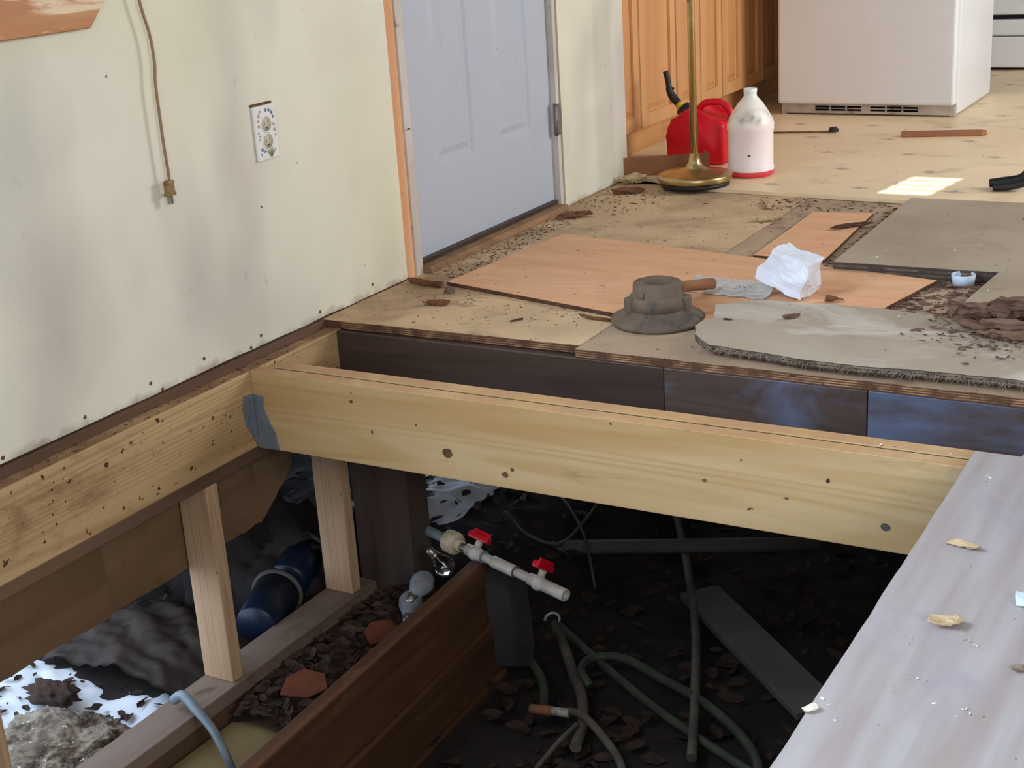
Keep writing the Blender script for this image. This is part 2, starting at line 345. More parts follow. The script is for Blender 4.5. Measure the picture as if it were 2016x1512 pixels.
def lathe(bm, prof, n=32, mat=None, smooth=True, squash=(1, 1)):
    new = []; rings = []
    for r, z in prof:
        if r < 1e-6:
            v = bm.verts.new((0, 0, z)); new.append(v); rings.append([v])
        else:
            q = [bm.verts.new((r * math.cos(2 * math.pi * j / n) * squash[0], r * math.sin(2 * math.pi * j / n) * squash[1], z)) for j in range(n)]
            new += q; rings.append(q)
    for A, B in zip(rings, rings[1:]):
        for j in range(n):
            k = (j + 1) % n
            if len(A) == 1 and len(B) == 1: continue
            if len(A) == 1: f = bm.faces.new((A[0], B[k], B[j]))
            elif len(B) == 1: f = bm.faces.new((A[j], A[k], B[0]))
            else: f = bm.faces.new((A[j], A[k], B[k], B[j]))
            f.smooth = smooth
    if mat is not None: bmesh.ops.transform(bm, matrix=mat, verts=new)
def cells(bm, us, vs_, holes, w0, w1, axes):
    # one connected slab in the plane (u, v) from w0 to w1 with rectangular holes
    def P(u, v, w):
        c = [0, 0, 0]; c[axes[0]] = u; c[axes[1]] = v; c[axes[2]] = w; return tuple(c)
    V = {}
    def vert(i, j, k):
        if (i, j, k) not in V: V[(i, j, k)] = bm.verts.new(P(us[i], vs_[j], w1 if k else w0))
        return V[(i, j, k)]
    solid = lambda i, j: 0 <= i < len(us) - 1 and 0 <= j < len(vs_) - 1 and not any(
        h[0] <= (us[i] + us[i + 1]) / 2 <= h[1] and h[2] <= (vs_[j] + vs_[j + 1]) / 2 <= h[3] for h in holes)
    for i in range(len(us) - 1):
        for j in range(len(vs_) - 1):
            if not solid(i, j): continue
            for k in (0, 1):
                q = [vert(i, j, k), vert(i + 1, j, k), vert(i + 1, j + 1, k), vert(i, j + 1, k)]
                bm.faces.new(q if k else q[::-1])
            for (di, dj, a, b) in ((-1, 0, (0, 1), (0, 0)), (1, 0, (1, 0), (1, 1)), (0, -1, (0, 0), (1, 0)), (0, 1, (1, 1), (0, 1))):
                if not solid(i + di, j + dj):
                    bm.faces.new([vert(i + a[0], j + a[1], 0), vert(i + b[0], j + b[1], 0), vert(i + b[0], j + b[1], 1), vert(i + a[0], j + a[1], 1)])
    bmesh.ops.recalc_face_normals(bm, faces=bm.faces[:])
def chunk(bm, cx, cy, cz, lx, ly, lz, rot=0.0, n=14, tilt=0.0):
    b = bmesh.new()
    for _ in range(n):
        v = Vector((random.uniform(-1, 1), random.uniform(-1, 1), random.uniform(-1, 1)))
        v = v / max(abs(v.x), abs(v.y), abs(v.z)) * random.uniform(0.75, 1)
        b.verts.new((v.x * lx / 2, v.y * ly / 2, v.z * lz / 2))
    r = bmesh.ops.convex_hull(b, input=b.verts[:])
    for g in [v for v in b.verts if not v.link_faces]: b.verts.remove(g)
    bmesh.ops.transform(b, matrix=Matrix.Translation((cx, cy, cz)) @ Matrix.Rotation(rot, 4, 'Z') @ Matrix.Rotation(tilt, 4, 'Y'), verts=b.verts)
    merge(bm, b)
def heightfield(bm, x0, x1, y0, y1, nx, ny, fn):
    g = [[bm.verts.new((x0 + (x1 - x0) * i / nx, y0 + (y1 - y0) * j / ny, fn(x0 + (x1 - x0) * i / nx, y0 + (y1 - y0) * j / ny))) for j in range(ny + 1)] for i in range(nx + 1)]
    for i in range(nx):
        for j in range(ny):
            f = bm.faces.new((g[i][j], g[i + 1][j], g[i + 1][j + 1], g[i][j + 1])); f.smooth = True
def sheet(name_pts, z0, z1):
    pass
def roughen(bm, amp, scale, seed=0, only=None):
    for v in bm.verts:
        if only is None or only(v.co):
            v.co += Vector(noise.noise_vector(v.co * scale + Vector((seed, seed * 1.7, 0)))) * amp

def finish(name, bm, mat, parent=None, recenter=True):
    bmesh.ops.recalc_face_normals(bm, faces=bm.faces[:])
    me = bpy.data.meshes.new(name); bm.to_mesh(me); bm.free()
    o = bpy.data.objects.new(name, me); COL.objects.link(o)
    me.materials.append(M[mat] if isinstance(mat, str) else mat)
    if parent is not None: o.parent = parent
    return o
def struct(name, bm, mat, parent=None, label=None):
    o = finish(name, bm, mat, parent)
    if parent is None: o['kind'] = 'structure'
    if label: o['label'] = label
    return o
def tag(o, label, cat, group=None, kind=None):
    o['label'] = label; o['category'] = cat
    if group: o['group'] = group
    if kind: o['kind'] = kind
    return o
def one(name, bm, mat, label, cat, group=None, kind=None):
    """a thing that is one mesh: origin moved to the middle of its base"""
    xs = [v.co.x for v in bm.verts]; ys = [v.co.y for v in bm.verts]; zs = [v.co.z for v in bm.verts]
    c = Vector(((min(xs) + max(xs)) / 2, (min(ys) + max(ys)) / 2, min(zs)))
    bmesh.ops.translate(bm, verts=bm.verts, vec=-c)
    o = finish(name, bm, mat); o.location = c
    return tag(o, label, cat, group, kind)
def thing(name, loc, label, cat, rotz=0.0, group=None):
    o = bpy.data.objects.new(name, None); COL.objects.link(o)
    o.location = loc; o.rotation_euler = (0, 0, rotz); o.empty_display_size = 0.05
    return tag(o, label, cat, group)
def board(name, x0, x1, y0, y1, z0, z1, mat, label, cat, group=None, bev=0.003, rot=None, axis='Z', rough=0.0):
    bm = bm_new(); cx, cy = (x0 + x1) / 2, (y0 + y1) / 2
    bbox(bm, x0, x1, y0, y1, z0, z1, bev)
    if rot: bmesh.ops.rotate(bm, verts=bm.verts, cent=(cx, cy, z0), matrix=Matrix.Rotation(rot, 3, axis))
    return one(name, bm, mat, label, cat, group)

# =================================================================== THE SETTING
# left wall with the door opening and a window out of the frame
bm = bm_new()
cells(bm, [-1.6, 0.30, 1.9, 3.093, 4.028, 4.50], [0.0, 0.93, 2.0, 2.06, 2.4], [(3.093, 4.028, 0.0, 2.06), (0.30, 1.9, 0.93, 2.0)], -0.12, 0.0, (1, 2, 0))
bmesh.ops.subdivide_edges(bm, edges=[e for e in bm.edges if e.calc_length() > 0.3], cuts=12, use_grid_fill=True)
for v in bm.verts:                               # crumbled lower edge of the board
    if v.co.z < 0.002:
        v.co.z += 0.004 * noise.noise(Vector((v.co.y * 9, 0, 0))) + 0.003
wall = struct('wall_left', bm, 'plaster')
for (y, z) in ((1.69, 0.014), (1.905, 0.021), (2.098, 0.03), (2.27, 0.032), (2.47, 0.027), (2.43, 0.009), (2.70, 0.02), (2.93, 0.03), (2.13, 0.006)):
    bm = bm_new(); lathe(bm, [(0.0035, 0), (0.0045, 0.0008), (0.003, 0.0015), (0.0, 0.001)], 10, Matrix.Translation((0, y, z)) @ Matrix.Rotation(math.pi / 2, 4, 'Y'))
    finish('nail_head', bm, 'plate', wall)
bm = bm_new(); box(bm, -0.80, -0.12, 4.38, 4.50, -0.02, 2.4); struct('wall_return', bm, 'room')
bm = bm_new(); box(bm, -0.92, -0.80, 4.38, 8.12, -0.02, 2.4); struct('wall_kitchen', bm, 'room')
bm = bm_new(); cells(bm, [-1.6, -0.58, 0.58, 4.45, 5.95, 8.0], [-0.02, 0.72, 0.95, 1.88, 2.05, 2.4], [(-0.58, 0.58, 0.72, 1.88), (4.45, 5.95, 0.95, 2.05)], 3.6, 3.72, (1, 2, 0)); struct('wall_right', bm, 'room')
bm = bm_new(); cells(bm, [0.0, 1.82, 3.38, 3.6], [-0.0, 0.9, 1.9, 2.4], [(1.82, 3.38, 0.9, 1.9)], -0.82, -0.70, (0, 2, 1)); struct('wall_rear', bm, 'room')
bm = bm_new(); cells(bm, [-0.92, 1.455, 1.63, 3.72], [-0.02, 1.47, 1.90, 2.4], [(1.455, 1.63, 1.47, 1.90)], 8.0, 8.12, (0, 2, 1)); struct('wall_back', bm, 'room')
bm = bm_new(); box(bm, -0.92, 3.72, -1.72, 8.12, 2.4, 2.5); struct('ceiling', bm, 'room')
# blind slats in the little kitchen window that let the sun through in stripes
wb = bpy.data.objects.new('window_4', None); COL.objects.link(wb); wb.location = (1.5425, 8.0, 1.47); wb['kind'] = 'structure'
for zc in (0.0, 0.128, 0.163, 0.198, 0.232, 0.40):
    bm = bm_new()
    h = {0.0: 0.11, 0.232: 0.145, 0.40: 0.03}.get(zc, 0.012)
    box(bm, -0.09, 0.09, -0.004, 0.0, zc, zc + h)
    finish('blind_slat', bm, 'white_paint', wb)
# foundation round the crawl space (closed on three sides)
bm = bm_new(); box(bm, 3.6, 3.72, -1.6, 8.0, -1.3, -0.02); struct('wall_foundation_right', bm, 'concrete')
bm = bm_new(); box(bm, -0.12, 3.72, -1.72, -1.6, -1.3, -0.02); struct('wall_foundation_rear', bm, 'concrete')
bm = bm_new(); box(bm, -0.92, 3.6, 4.9, 5.0, -1.3, -0.21); struct('wall_foundation_back', bm, 'concrete')

# window on the left wall: only the clipped end of its apron reaches into the frame
win = bpy.data.objects.new('window_1', None); COL.objects.link(win); win.location = (0, 1.425, 0.93); win['kind'] = 'structure'
bm = bm_new()
pts = [(-1.3, -0.157), (0.642, -0.155), (0.700, -0.095), (0.700, 0.0), (-1.3, 0.0)]
lo = [bm.verts.new((0.0, p[0], p[1])) for p in pts]; hi = [bm.verts.new((0.019, p[0], p[1])) for p in pts]
bm.faces.new(hi); bm.faces.new(lo[::-1])
for i in range(5): bm.faces.new((lo[i], lo[(i + 1) % 5], hi[(i + 1) % 5], hi[i]))
bmesh.ops.bevel(bm, geom=bm.edges[:], offset=0.002, segments=1, affect='EDGES')
finish('window_apron', bm, 'trim', win)
bm = bm_new(); bbox(bm, -0.12, 0.05, -1.25, 0.6, 0.0, 0.025); finish('window_stool', bm, 'trim', win)
for a, b, c, d in ((-1.25, -1.125, 0.025, 1.2), (0.475, 0.6, 0.025, 1.2)):
    bm = bm_new(); bbox(bm, 0.0, 0.019, a, b, c, d); finish('window_casing', bm, 'trim', win)
bm = bm_new(); cells(bm, [-1.125, -1.08, -0.36, -0.29, 0.43, 0.475], [0.025, 0.07, 1.02, 1.07], [(-1.08, -0.36, 0.07, 1.02), (-0.29, 0.43, 0.07, 1.02)], -0.11, -0.07, (1, 2, 0)); finish('sash', bm, 'white_paint', win)
for a, b in ((-1.08, -0.36), (-0.29, 0.43)):
    bm = bm_new(); box(bm, -0.093, -0.089, a, b, 0.07, 1.02); finish('pane', bm, 'clear', win)

# door in the left wall
door = bpy.data.objects.new('door_1', None); COL.objects.link(door); door.location = (0, 3.578, 0.0); door['kind'] = 'structure'
D0, D1 = -0.406, 0.408          # slab edges along the wall
cols = [(-0.272, -0.063), (0.068, 0.280)]
rows = [(0.27, 0.88), (1.0, 1.62), (1.72, 1.92)]
us = sorted({D0, D1} | {c for p in cols for c in p}); zs = sorted({0.034, 2.04} | {r for p in rows for r in p})
bm = bm_new(); cells(bm, us, zs, [(c[0], c[1], r[0], r[1]) for c in cols for r in rows], -0.062, -0.018, (1, 2, 0)); finish('door_slab', bm, 'door', door)
for c in cols:
    for r in rows:
        bm = bm_new()
        rings = []
        for ins, dx in ((0, 0.0), (0.010, -0.007), (0.022, -0.007), (0.040, -0.0015)):
            rings.append([bm.verts.new((-0.018 + dx, y, z)) for y, z in ((c[0] + ins, r[0] + ins), (c[1] - ins, r[0] + ins), (c[1] - ins, r[1] - ins), (c[0] + ins, r[1] - ins))])
        back = [bm.verts.new((-0.05, y, z)) for y, z in ((c[0], r[0]), (c[1], r[0]), (c[1], r[1]), (c[0], r[1]))]
        for A, B in zip(rings, rings[1:]):
            for i in range(4): bm.faces.new((A[i], A[(i + 1) % 4], B[(i + 1) % 4], B[i]))
        bm.faces.new(rings[-1]); bm.faces.new(back[::-1])
        for i in range(4): bm.faces.new((back[i], back[(i + 1) % 4], rings[0][(i + 1) % 4], rings[0][i]))
        finish('door_panel', bm, 'door', door)
bm = bm_new(); bbox(bm, -0.115, 0.004, -0.442, -0.410, -0.002, 2.06, 0.002); finish('door_jamb', bm, 'white_paint', door)
bm = bm_new(); bbox(bm, -0.115, 0.004, 0.411, 0.430, -0.012, 2.06, 0.002); finish('door_jamb', bm, 'white_paint', door)
bm = bm_new(); box(bm, -0.115, -0.002, -0.485, -0.442, 0.0, 2.06); finish('door_stud', bm, 'stud', door)
bm = bm_new(); box(bm, -0.115, -0.03, 0.430, 0.449, 0.0, 2.06); finish('door_gap', bm, 'darkpost', door)
bm = bm_new(); bbox(bm, -0.115, 0.03, -0.41, 0.411, 0.0, 0.019, 0.003); finish('threshold', bm, 'threshold', door)
bm = bm_new(); bbox(bm, -0.06, -0.006, -0.405, 0.407, 0.019, 0.033, 0.002); finish('door_sweep', bm, 'oldjoist', door)
for zc in (0.29, 1.0, 1.75):
    bm = bm_new(); tube(bm, [(0.003, 0.404, zc - 0.05), (0.003, 0.404, zc + 0.05)], 0.0065, 12)
    hg = finish('hinge', bm, 'hinge', door)
    bm = bm_new(); box(bm, 0.0045, 0.006, 0.409, 0.437, zc - 0.048, zc + 0.048); finish('hinge_leaf', bm, 'hinge', hg)
bm = bm_new(); tube(bm, [(-0.02, -0.402, 0.398), (0.012, -0.432, 0.40)], 0.0022, 6); finish('nail', bm, 'black', door)

# floors
def floor_poly(name, pts, z0, z1, mat, amp=0.0, parent=None, sub=True, label=None):
    bm = bm_new(); P = []
    n = len(pts)
    for i in range(n):
        a = Vector((*pts[i][:2], 0)); b = Vector((*pts[(i + 1) % n][:2], 0)); L = (b - a).length
        k = max(1, int(L / 0.025)) if amp else 1
        for j in range(k):
            q = a.lerp(b, j / k)
            if amp and 0 < j < k: q += Vector(noise.noise_vector(Vector((q.x * 14, q.y * 14, z0 * 50)))) * amp
            P.append((q.x, q.y))
    prism(bm, P, z0, z1)
    return bm
bm = floor_poly('', [(0.0, 2.702), (0.716, 2.715), (0.716, 4.50), (-0.115, 4.50), (-0.115, 3.10), (0.0, 3.10)], -0.019, 0.0, '', 0.0025)
struct('floor', bm, 'subfloor')
bm = floor_poly('', [(0.7165, 2.690), (3.6, 2.690), (3.6, 4.42), (0.7165, 4.42)], -0.021, -0.001, '', 0.0025)
struct('floor_sheet', bm, 'subgrey')
bm = floor_poly('', [(0.36, 4.355), (1.04, 4.31), (3.6, 4.30), (3.6, 8.0), (-0.8, 8.0), (-0.8, 4.50), (0.02, 4.50)], 0.0005, 0.012, '', 0.003)
struct('floor_kitchen', bm, 'vinyl')
bm = floor_poly('', [(1.657, -1.6), (3.6, -1.6), (3.6, 2.402), (1.735, 2.402), (1.735, 2.390), (1.657, 2.390)], -0.0185, 0.0, '', 0.002)
struct('floor_near', bm, 'nearply')
bm = bm_new(); box(bm, 0.0, 1.655, -1.6, 0.5, -0.0185, 0.0); struct('floor_rear', bm, 'nearply')
bm = bm_new(); box(bm, -0.8, 3.6, 4.43, 8.0, -0.021, 0.0); struct('floor_kitchen_base', bm, 'subgrey')

# ground under and beside the house
def ground_z(x, y):
    t = min(1, max(0, (x - 0.08) / 0.42)); t = t * t * (3 - 2 * t)
    z = -0.83 * (1 - t) - 1.03 * t
    z += 0.035 * noise.noise(Vector((x * 2.3, y * 2.3, 0))) + 0.018 * noise.noise(Vector((x * 9, y * 9, 3))) + 0.008 * noise.noise(Vector((x * 26, y * 26, 5)))
    return z
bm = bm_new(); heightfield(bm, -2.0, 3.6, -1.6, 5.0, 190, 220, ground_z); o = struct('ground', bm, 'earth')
def snow_z(x, y):
    g = ground_z(x, y)
    n = noise.noise(Vector((x * 3.1 + 4, y * 3.1, 8))) * 0.6 + noise.noise(Vector((x * 11, y * 11, 2))) * 0.4 + noise.noise(Vector((x * 30, y * 30, 1))) * 0.12
    d = 0.22 - 0.5 * max(0.0, (x + 0.10) / 0.15)
    if y > 2.12: d = min(d, 0.22 - 4.0 * (y - 2.12))
    far = math.exp(-(((x + 0.22) / 0.25) ** 2 + ((y - 3.45) / 0.30) ** 2)) * 0.75 - 0.38
    if x < 0.12: d = max(d, far)
    if x < -1.55: d = 0.5
    return g - 0.002 + 0.05 * min(0.6, max(-0.6, n * 0.55 + d))
bm = bm_new(); heightfield(bm, -2.0, -0.046, 0.6, 4.85, 160, 320, snow_z)
o = finish('snow', bm, 'snow'); tag(o, 'patchy white snow lying on the ground outside the sill', 'snow', kind='stuff')
bm = bm_new(); box(bm, -9.0, -1.95, -8, 14, -0.95, -0.80); o = struct('ground_yard', bm, 'snow')
# wooden landing added out of view by the door to shade the ground below
bm = bm_new(); box(bm, -1.5, -0.13, 2.30, 4.36, -0.16, -0.10); struct('shade_landing', bm, 'sill')
bm = bm_new(); box(bm, -1.5, -1.47, 2.30, 4.36, -0.66, -0.161); struct('shade_landing_skirt', bm, 'sill')
bm = bm_new(); box(bm, -1.47, -0.13, 2.30, 2.33, -0.52, -0.161); struct('shade_landing_fascia', bm, 'sill')

# =================================================================== FLOOR FRAMING
board('rim_joist', 0.010, 0.050, -1.6, 4.36, -0.205, -0.020, 'rim', 'tan rim joist with fine grain running under the cream wall', 'joist', bev=0.004)
board('bottom_plate', -0.045, 0.046, -1.6, 4.36, -0.236, -0.2052, 'plate', 'thin dark brown plate under the tan rim joist', 'plate')
board('wall_plate', -0.115, 0.0095, -1.6, 3.09, -0.035, -0.001, 'plate', 'dark brown plate peeping out below the cream wall', 'plate', bev=0.002)
fj = board('floor_joist', 0.0505, 3.595, 2.3585, 2.3945, -0.207, -0.020, 'joist', 'pale front joist of the doubled pair crossing the hole', 'joist', 'joists of the doubled pair', bev=0.0015)
bm = bm_new(); box(bm, 0.086, 3.59, 2.3947, 2.4023, -0.08, -0.0225); bmesh.ops.translate(bm, verts=bm.verts, vec=-fj.location); finish('gap_shade', bm, 'shadowblack', fj)  # black strip painting the shade in the gap between the two joists
board('floor_joist', 0.085, 3.595, 2.4025, 2.4405, -0.208, -0.0195, 'joist', 'rear joist of the doubled pair, only its top edge showing', 'joist', 'joists of the doubled pair', bev=0.0015)
board('floor_joist', 0.051, 0.930, 2.6905, 2.728, -0.208, -0.0215, 'oldjoist', 'old dark brown joist under the plywood edge, from the wall to the middle', 'joist', 'old joists under the plywood edge')
board('floor_joist', 0.9305, 1.378, 2.6905, 2.728, -0.208, -0.0215, 'halflitjoist', 'old joist piece under the plywood edge, left of the seam and partly tinted with blue window light', 'joist', 'old joists under the plywood edge')
board('floor_joist', 1.380, 3.595, 2.6905, 2.728, -0.208, -0.0215, 'bluelitjoist', 'old joist tinted with blue window light, under the plywood edge, right of its seam', 'joist', 'old joists under the plywood edge')
# strap in the corner of rim and doubled joist
bm = bm_new()
pts = [(0.055, -0.075), (0.082, -0.078), (0.079, -0.105), (0.092, -0.14), (0.105, -0.165), (0.112, -0.205), (0.058, -0.207), (0.056, -0.17)]
lo = [bm.verts.new((p[0], 2.3582, p[1])) for p in pts]; hi = [bm.verts.new((p[0], 2.3555, p[1])) for p in pts]
bm.faces.new(lo); bm.faces.new(hi[::-1])
for i in range(len(pts)): bm.faces.new((lo[i], hi[i], hi[(i + 1) % len(pts)], lo[(i + 1) % len(pts)]))
pts = [(2.3555, -0.075), (2.325, -0.070), (2.318, -0.10), (2.322, -0.14), (2.340, -0.17), (2.3555, -0.207)]
lo = [bm.verts.new((0.0505, p[0], p[1])) for p in pts]; hi = [bm.verts.new((0.054, p[0], p[1])) for p in pts]
bm.faces.new(lo); bm.faces.new(hi[::-1])
for i in range(len(pts)): bm.faces.new((lo[i], hi[i], hi[(i + 1) % len(pts)], lo[(i + 1) % len(pts)]))
one('joist_strap', bm, 'galv', 'torn blue grey metal strap in the corner where the pale joist meets the rim', 'strap')
# knots of the front joist
for i, (x, z, r, m_) in enumerate(((0.572, -0.148, 0.011, 'knot'), (0.712, -0.176, 0.007, 'knot'), (0.730, -0.162, 0.004, 'plate'), (1.512, -0.158, 0.008, 'slate'), (1.16, -0.12, 0.004, 'knot'), (0.33, -0.06, 0.004, 'knot'))):
    bm = bm_new(); P = []
    for k in range(14):
        a_ = 2 * math.pi * k / 14; rr = r * (1 + 0.3 * noise.noise(Vector((math.cos(a_), math.sin(a_), i * 3.1))))
        P.append((rr * math.cos(a_) * 1.15, rr * math.sin(a_)))
    prism(bm, P, 0, 0.0006)
    bmesh.ops.transform(bm, matrix=Matrix.Translation(Vector((x, 2.3586, z)) - fj.location) @ Matrix.Rotation(math.pi / 2, 4, 'X'), verts=bm.verts)
    finish('knot', bm, m_, fj)

# posts on the sill
for i, (y, lab) in enumerate(((1.503, 'leftmost wooden post at the edge of the picture above the snow'), (2.17, 'pale wooden post standing on the sill beside the grey pipe'), (2.65, 'pale wooden post under the corner in front of the dark posts'))):
    board('post', -0.042, 0.046, y, y + 0.038, -0.731, -0.237, 'post', lab, 'post', 'short posts between sill and rim')
board('post', 0.000, 0.058, 2.752, 2.84, -0.80, -0.2088, 'darkpost', 'narrow dark grey post behind the pale corner post', 'post', 'dark posts under the old joist')
board('post', 0.0585, 0.178, 2.749, 2.84, -0.80, -0.2088, 'darkpost', 'wide dark brown post to the right of the narrow grey one', 'post', 'dark posts under the old joist')
board('sill_plank', -0.045, 0.055, 0.4, 2.745, -0.770, -0.7315, 'sill', 'long grey brown sill plank that the short posts stand on', 'plank')
board('sill_beam', -0.030, 0.049, 0.4, 2.74, -0.86, -0.7705, 'plate', 'dark brown beam directly under the grey sill plank', 'beam')
# sheathing outside the posts
def skirt(y0, y1, lab, seed, ragged_end=False):
    bm = bm_new(); n = max(8, int((y1 - y0) / 0.02)); top = []; bot = []
    for i in range(n + 1):
        y = y0 + (y1 - y0) * i / n
        z = -0.452 + 0.010 * noise.noise(Vector((y * 5, seed, 0))) + 0.005 * noise.noise(Vector((y * 40, seed, 2)))
        if ragged_end and y > 2.42: z += 0.10 * ((y - 2.42) / 0.16) ** 1.5 + 0.012 * noise.noise(Vector((y * 60, 3, 1)))
        top.append((y, -0.04)); bot.append((y, z))
    for x in (-0.062, -0.050):
        pass
    A = [[bm.verts.new((x, p[0], p[1])) for p in row] for x in (-0.062, -0.050) for row in (top, bot)]
    for i in range(n):
        bm.faces.new((A[0][i], A[0][i + 1], A[1][i + 1], A[1][i])); bm.faces.new((A[2][i], A[3][i], A[3][i + 1], A[2][i + 1]))
        bm.faces.new((A[1][i], A[1][i + 1], A[3][i + 1], A[3][i])); bm.faces.new((A[0][i], A[2][i], A[2][i + 1], A[0][i + 1]))
    bm.faces.new((A[0][0], A[1][0], A[3][0], A[2][0])); bm.faces.new((A[0][n], A[2][n], A[3][n], A[1][n]))
    one('sheathing_panel', bm, 'skirt', lab, 'panel', 'sheathing panels outside the posts')
skirt(-1.6, 1.934, 'weathered brown sheathing panel left of the crack, above the snow', 1)
skirt(1.938, 2.585, 'weathered brown sheathing panel with a ragged lower right end', 4, True)

# plank wall in the hole
ang = 0.048
def plank(x, y0, y1, z0, z1, lab, th=0.038, mat='plank'):
    bm = bm_new(); bbox(bm, x - th, x, y0, y1, z0, z1, 0.004)
    bmesh.ops.rotate(bm, verts=bm.verts, cent=(x, y1, z0), matrix=Matrix.Rotation(ang, 3, 'Z'))
    return one('plank', bm, mat, lab, 'plank', 'planks of the low wall in the hole')
plank(0.350, 0.6, 2.83, -0.838, -0.658, 'top plank of the low brown wall in the hole')
plank(0.362, 0.6, 2.845, -0.985, -0.840, 'second plank of the low wall, below the top one')
plank(0.374, 0.6, 2.86, -1.14, -0.987, 'lowest plank of the low wall, sunk in dark earth')
# grey felt hanging at the planks' end
bm = bm_new()
prof = [(0.345, 2.815, -0.672), (0.400, 2.845, -0.675), (0.425, 2.90, -0.70)]
rowz = [(-0.0, 0.0), (-0.10, 0.006), (-0.22, 0.014), (-0.29, 0.004)]
g = []
for (dz, dx) in rowz:
    g.append([bm.verts.new((p[0] + dx + 0.006 * noise.noise(Vector((p[1] * 20, dz * 9, 0))), p[1], p[2] + dz)) for p in prof])
for i in range(3):
    for j in range(2): bm.faces.new((g[i][j], g[i][j + 1], g[i + 1][j + 1], g[i + 1][j]))
bmesh.ops.solidify(bm, geom=bm.faces[:], thickness=0.004)
one('felt_sheet', bm, 'slate', 'stiff grey felt sheet folded over the end of the low plank wall', 'sheet')
board('plywood_strip', 0.056, 0.318, 0.5, 2.30, -0.812, -0.800, 'oliveply', 'olive brown plywood strip lying between the sill and the low plank wall', 'plywood', rot=-0.02)

# leaf litter between sill and planks (nobody could count it)
def leaf(bm, x, y, z, s, rot, tilt):
    m = Matrix.Translation((x, y, z)) @ Matrix.Rotation(rot, 4, 'Z') @ Matrix.Rotation(tilt, 4, 'X')
    pts = [(-s, 0, 0), (-0.4 * s, 0.45 * s, 0.18 * s), (0.4 * s, 0.4 * s, 0.12 * s), (s, 0, 0.1 * s), (0.4 * s, -0.45 * s, 0.16 * s), (-0.4 * s, -0.4 * s, 0.14 * s)]
    v = [bm.verts.new(m @ Vector(p)) for p in pts]; c = bm.verts.new(m @ Vector((0, 0, 0)))
    for i in range(6): bm.faces.new((v[i], v[(i + 1) % 6], c))
bm = bm_new()
def litter_z(x, y): return -0.80 + 0.06 * max(0, 1 - abs(x - 0.19) / 0.16) * max(0, min(1, (y - 2.0) / 0.35))
heightfield(bm, 0.058, 0.315, 2.12, 2.745, 14, 34, lambda x, y: litter_z(x, y) + 0.02 * noise.noise(Vector((x * 30, y * 30, 0))) - 0.004)
for _ in range(620):
    x = random.uniform(0.06, 0.30); y = random.uniform(2.12, 2.74)
    leaf(bm, x, y, litter_z(x, y) + random.uniform(0.005, 0.03), random.uniform(0.01, 0.026), random.uniform(0, 6.3), random.uniform(-0.7, 0.7))
for _ in range(900):
    x = random.uniform(0.4, 1.9); y = random.uniform(2.2, 4.6)
    leaf(bm, x, y, ground_z(x, y) + random.uniform(0.004, 0.02), random.uniform(0.015, 0.038), random.uniform(0, 6.3), random.uniform(-0.6, 0.6))
for _ in range(700):
    x = random.uniform(-0.75, 0.4); y = random.uniform(2.45, 4.3)
    if (x + 0.22) ** 2 / 0.05 + (y - 3.45) ** 2 / 0.09 < 0.8 and random.random() < 0.8: continue
    leaf(bm, x, y, ground_z(x, y) + random.uniform(0.006, 0.035), random.uniform(0.012, 0.032), random.uniform(0, 6.3), random.uniform(-0.7, 0.7))
for _ in range(120):
    x = random.uniform(-0.62, -0.06); y = random.gauss(2.06, 0.11)
    if y < 1.55: continue
    leaf(bm, x, y, snow_z(x, y) + random.uniform(0.004, 0.012), random.uniform(0.005, 0.020), random.uniform(0, 6.3), random.uniform(-0.8, 0.8))
for _ in range(60):
    x = random.gauss(-0.22, 0.16); y = random.gauss(3.45, 0.2)
    leaf(bm, x, y, max(snow_z(x, y), ground_z(x, y)) + random.uniform(0.004, 0.02), random.uniform(0.008, 0.03), random.uniform(0, 6.3), random.uniform(-0.8, 0.8))
o = finish('dead_leaves', bm, 'leaf'); tag(o, 'dark brown dead leaves strewn over the crawl space', 'leaves', kind='stuff')
for (x, y, r, s, lab) in ((0.205, 2.235, 0.5, 0.055, 'bright orange flat shard among the leaves between sill and plank wall'), (0.235, 2.505, 1.2, 0.048, 'dull orange shard by the top plank, further back among the leaves')):
    bm = bm_new(); z = litter_z(x, y) + 0.03
    b = [(-s, -0.5 * s), (0.2 * s, -0.75 * s), (s, -0.3 * s), (0.8 * s, 0.5 * s), (-0.1 * s, 0.8 * s), (-0.8 * s, 0.4 * s)]
    prism(bm, b, 0, 0.005)
    bmesh.ops.transform(bm, matrix=Matrix.Translation((x, y, z)) @ Matrix.Rotation(r, 4, 'Z') @ Matrix.Rotation(0.35, 4, 'X'), verts=bm.verts)
    one('orange_shard', bm, 'leaforange', lab, 'shard')

# things outside the sill
def blob(name, cx, cy, cz, sx, sy, sz, mat, lab, cat, amp=0.3, sc_=6, sub=5, seed=0):
    bm = bm_new(); bmesh.ops.create_icosphere(bm, subdivisions=sub, radius=1)
    for v in bm.verts:
        d = v.co.normalized(); k = 1 + amp * noise.noise(d * sc_ * 0.5 + Vector((seed, 0, 0))) + amp * 0.45 * abs(noise.noise(d * sc_ * 1.7 + Vector((seed, 2, 0)))) + amp * 0.32 * abs(noise.noise(d * sc_ * 4.5 + Vector((0, seed, 0)))) + amp * 0.12 * noise.noise(d * sc_ * 14)
        v.co = Vector((d.x * sx * k, d.y * sy * k, max(-0.35, d.z * k) * sz))
        v.co += Vector((cx, cy, cz))
    for f in bm.faces: f.smooth = True
    return one(name, bm, mat, lab, cat)
blob('insulation_clump', -0.215, 1.875, -0.80, 0.15, 0.115, 0.05, 'insul', 'fluffy grey brown insulation clump lying in the snow', 'insulation', 0.34, 5, 6, 3)
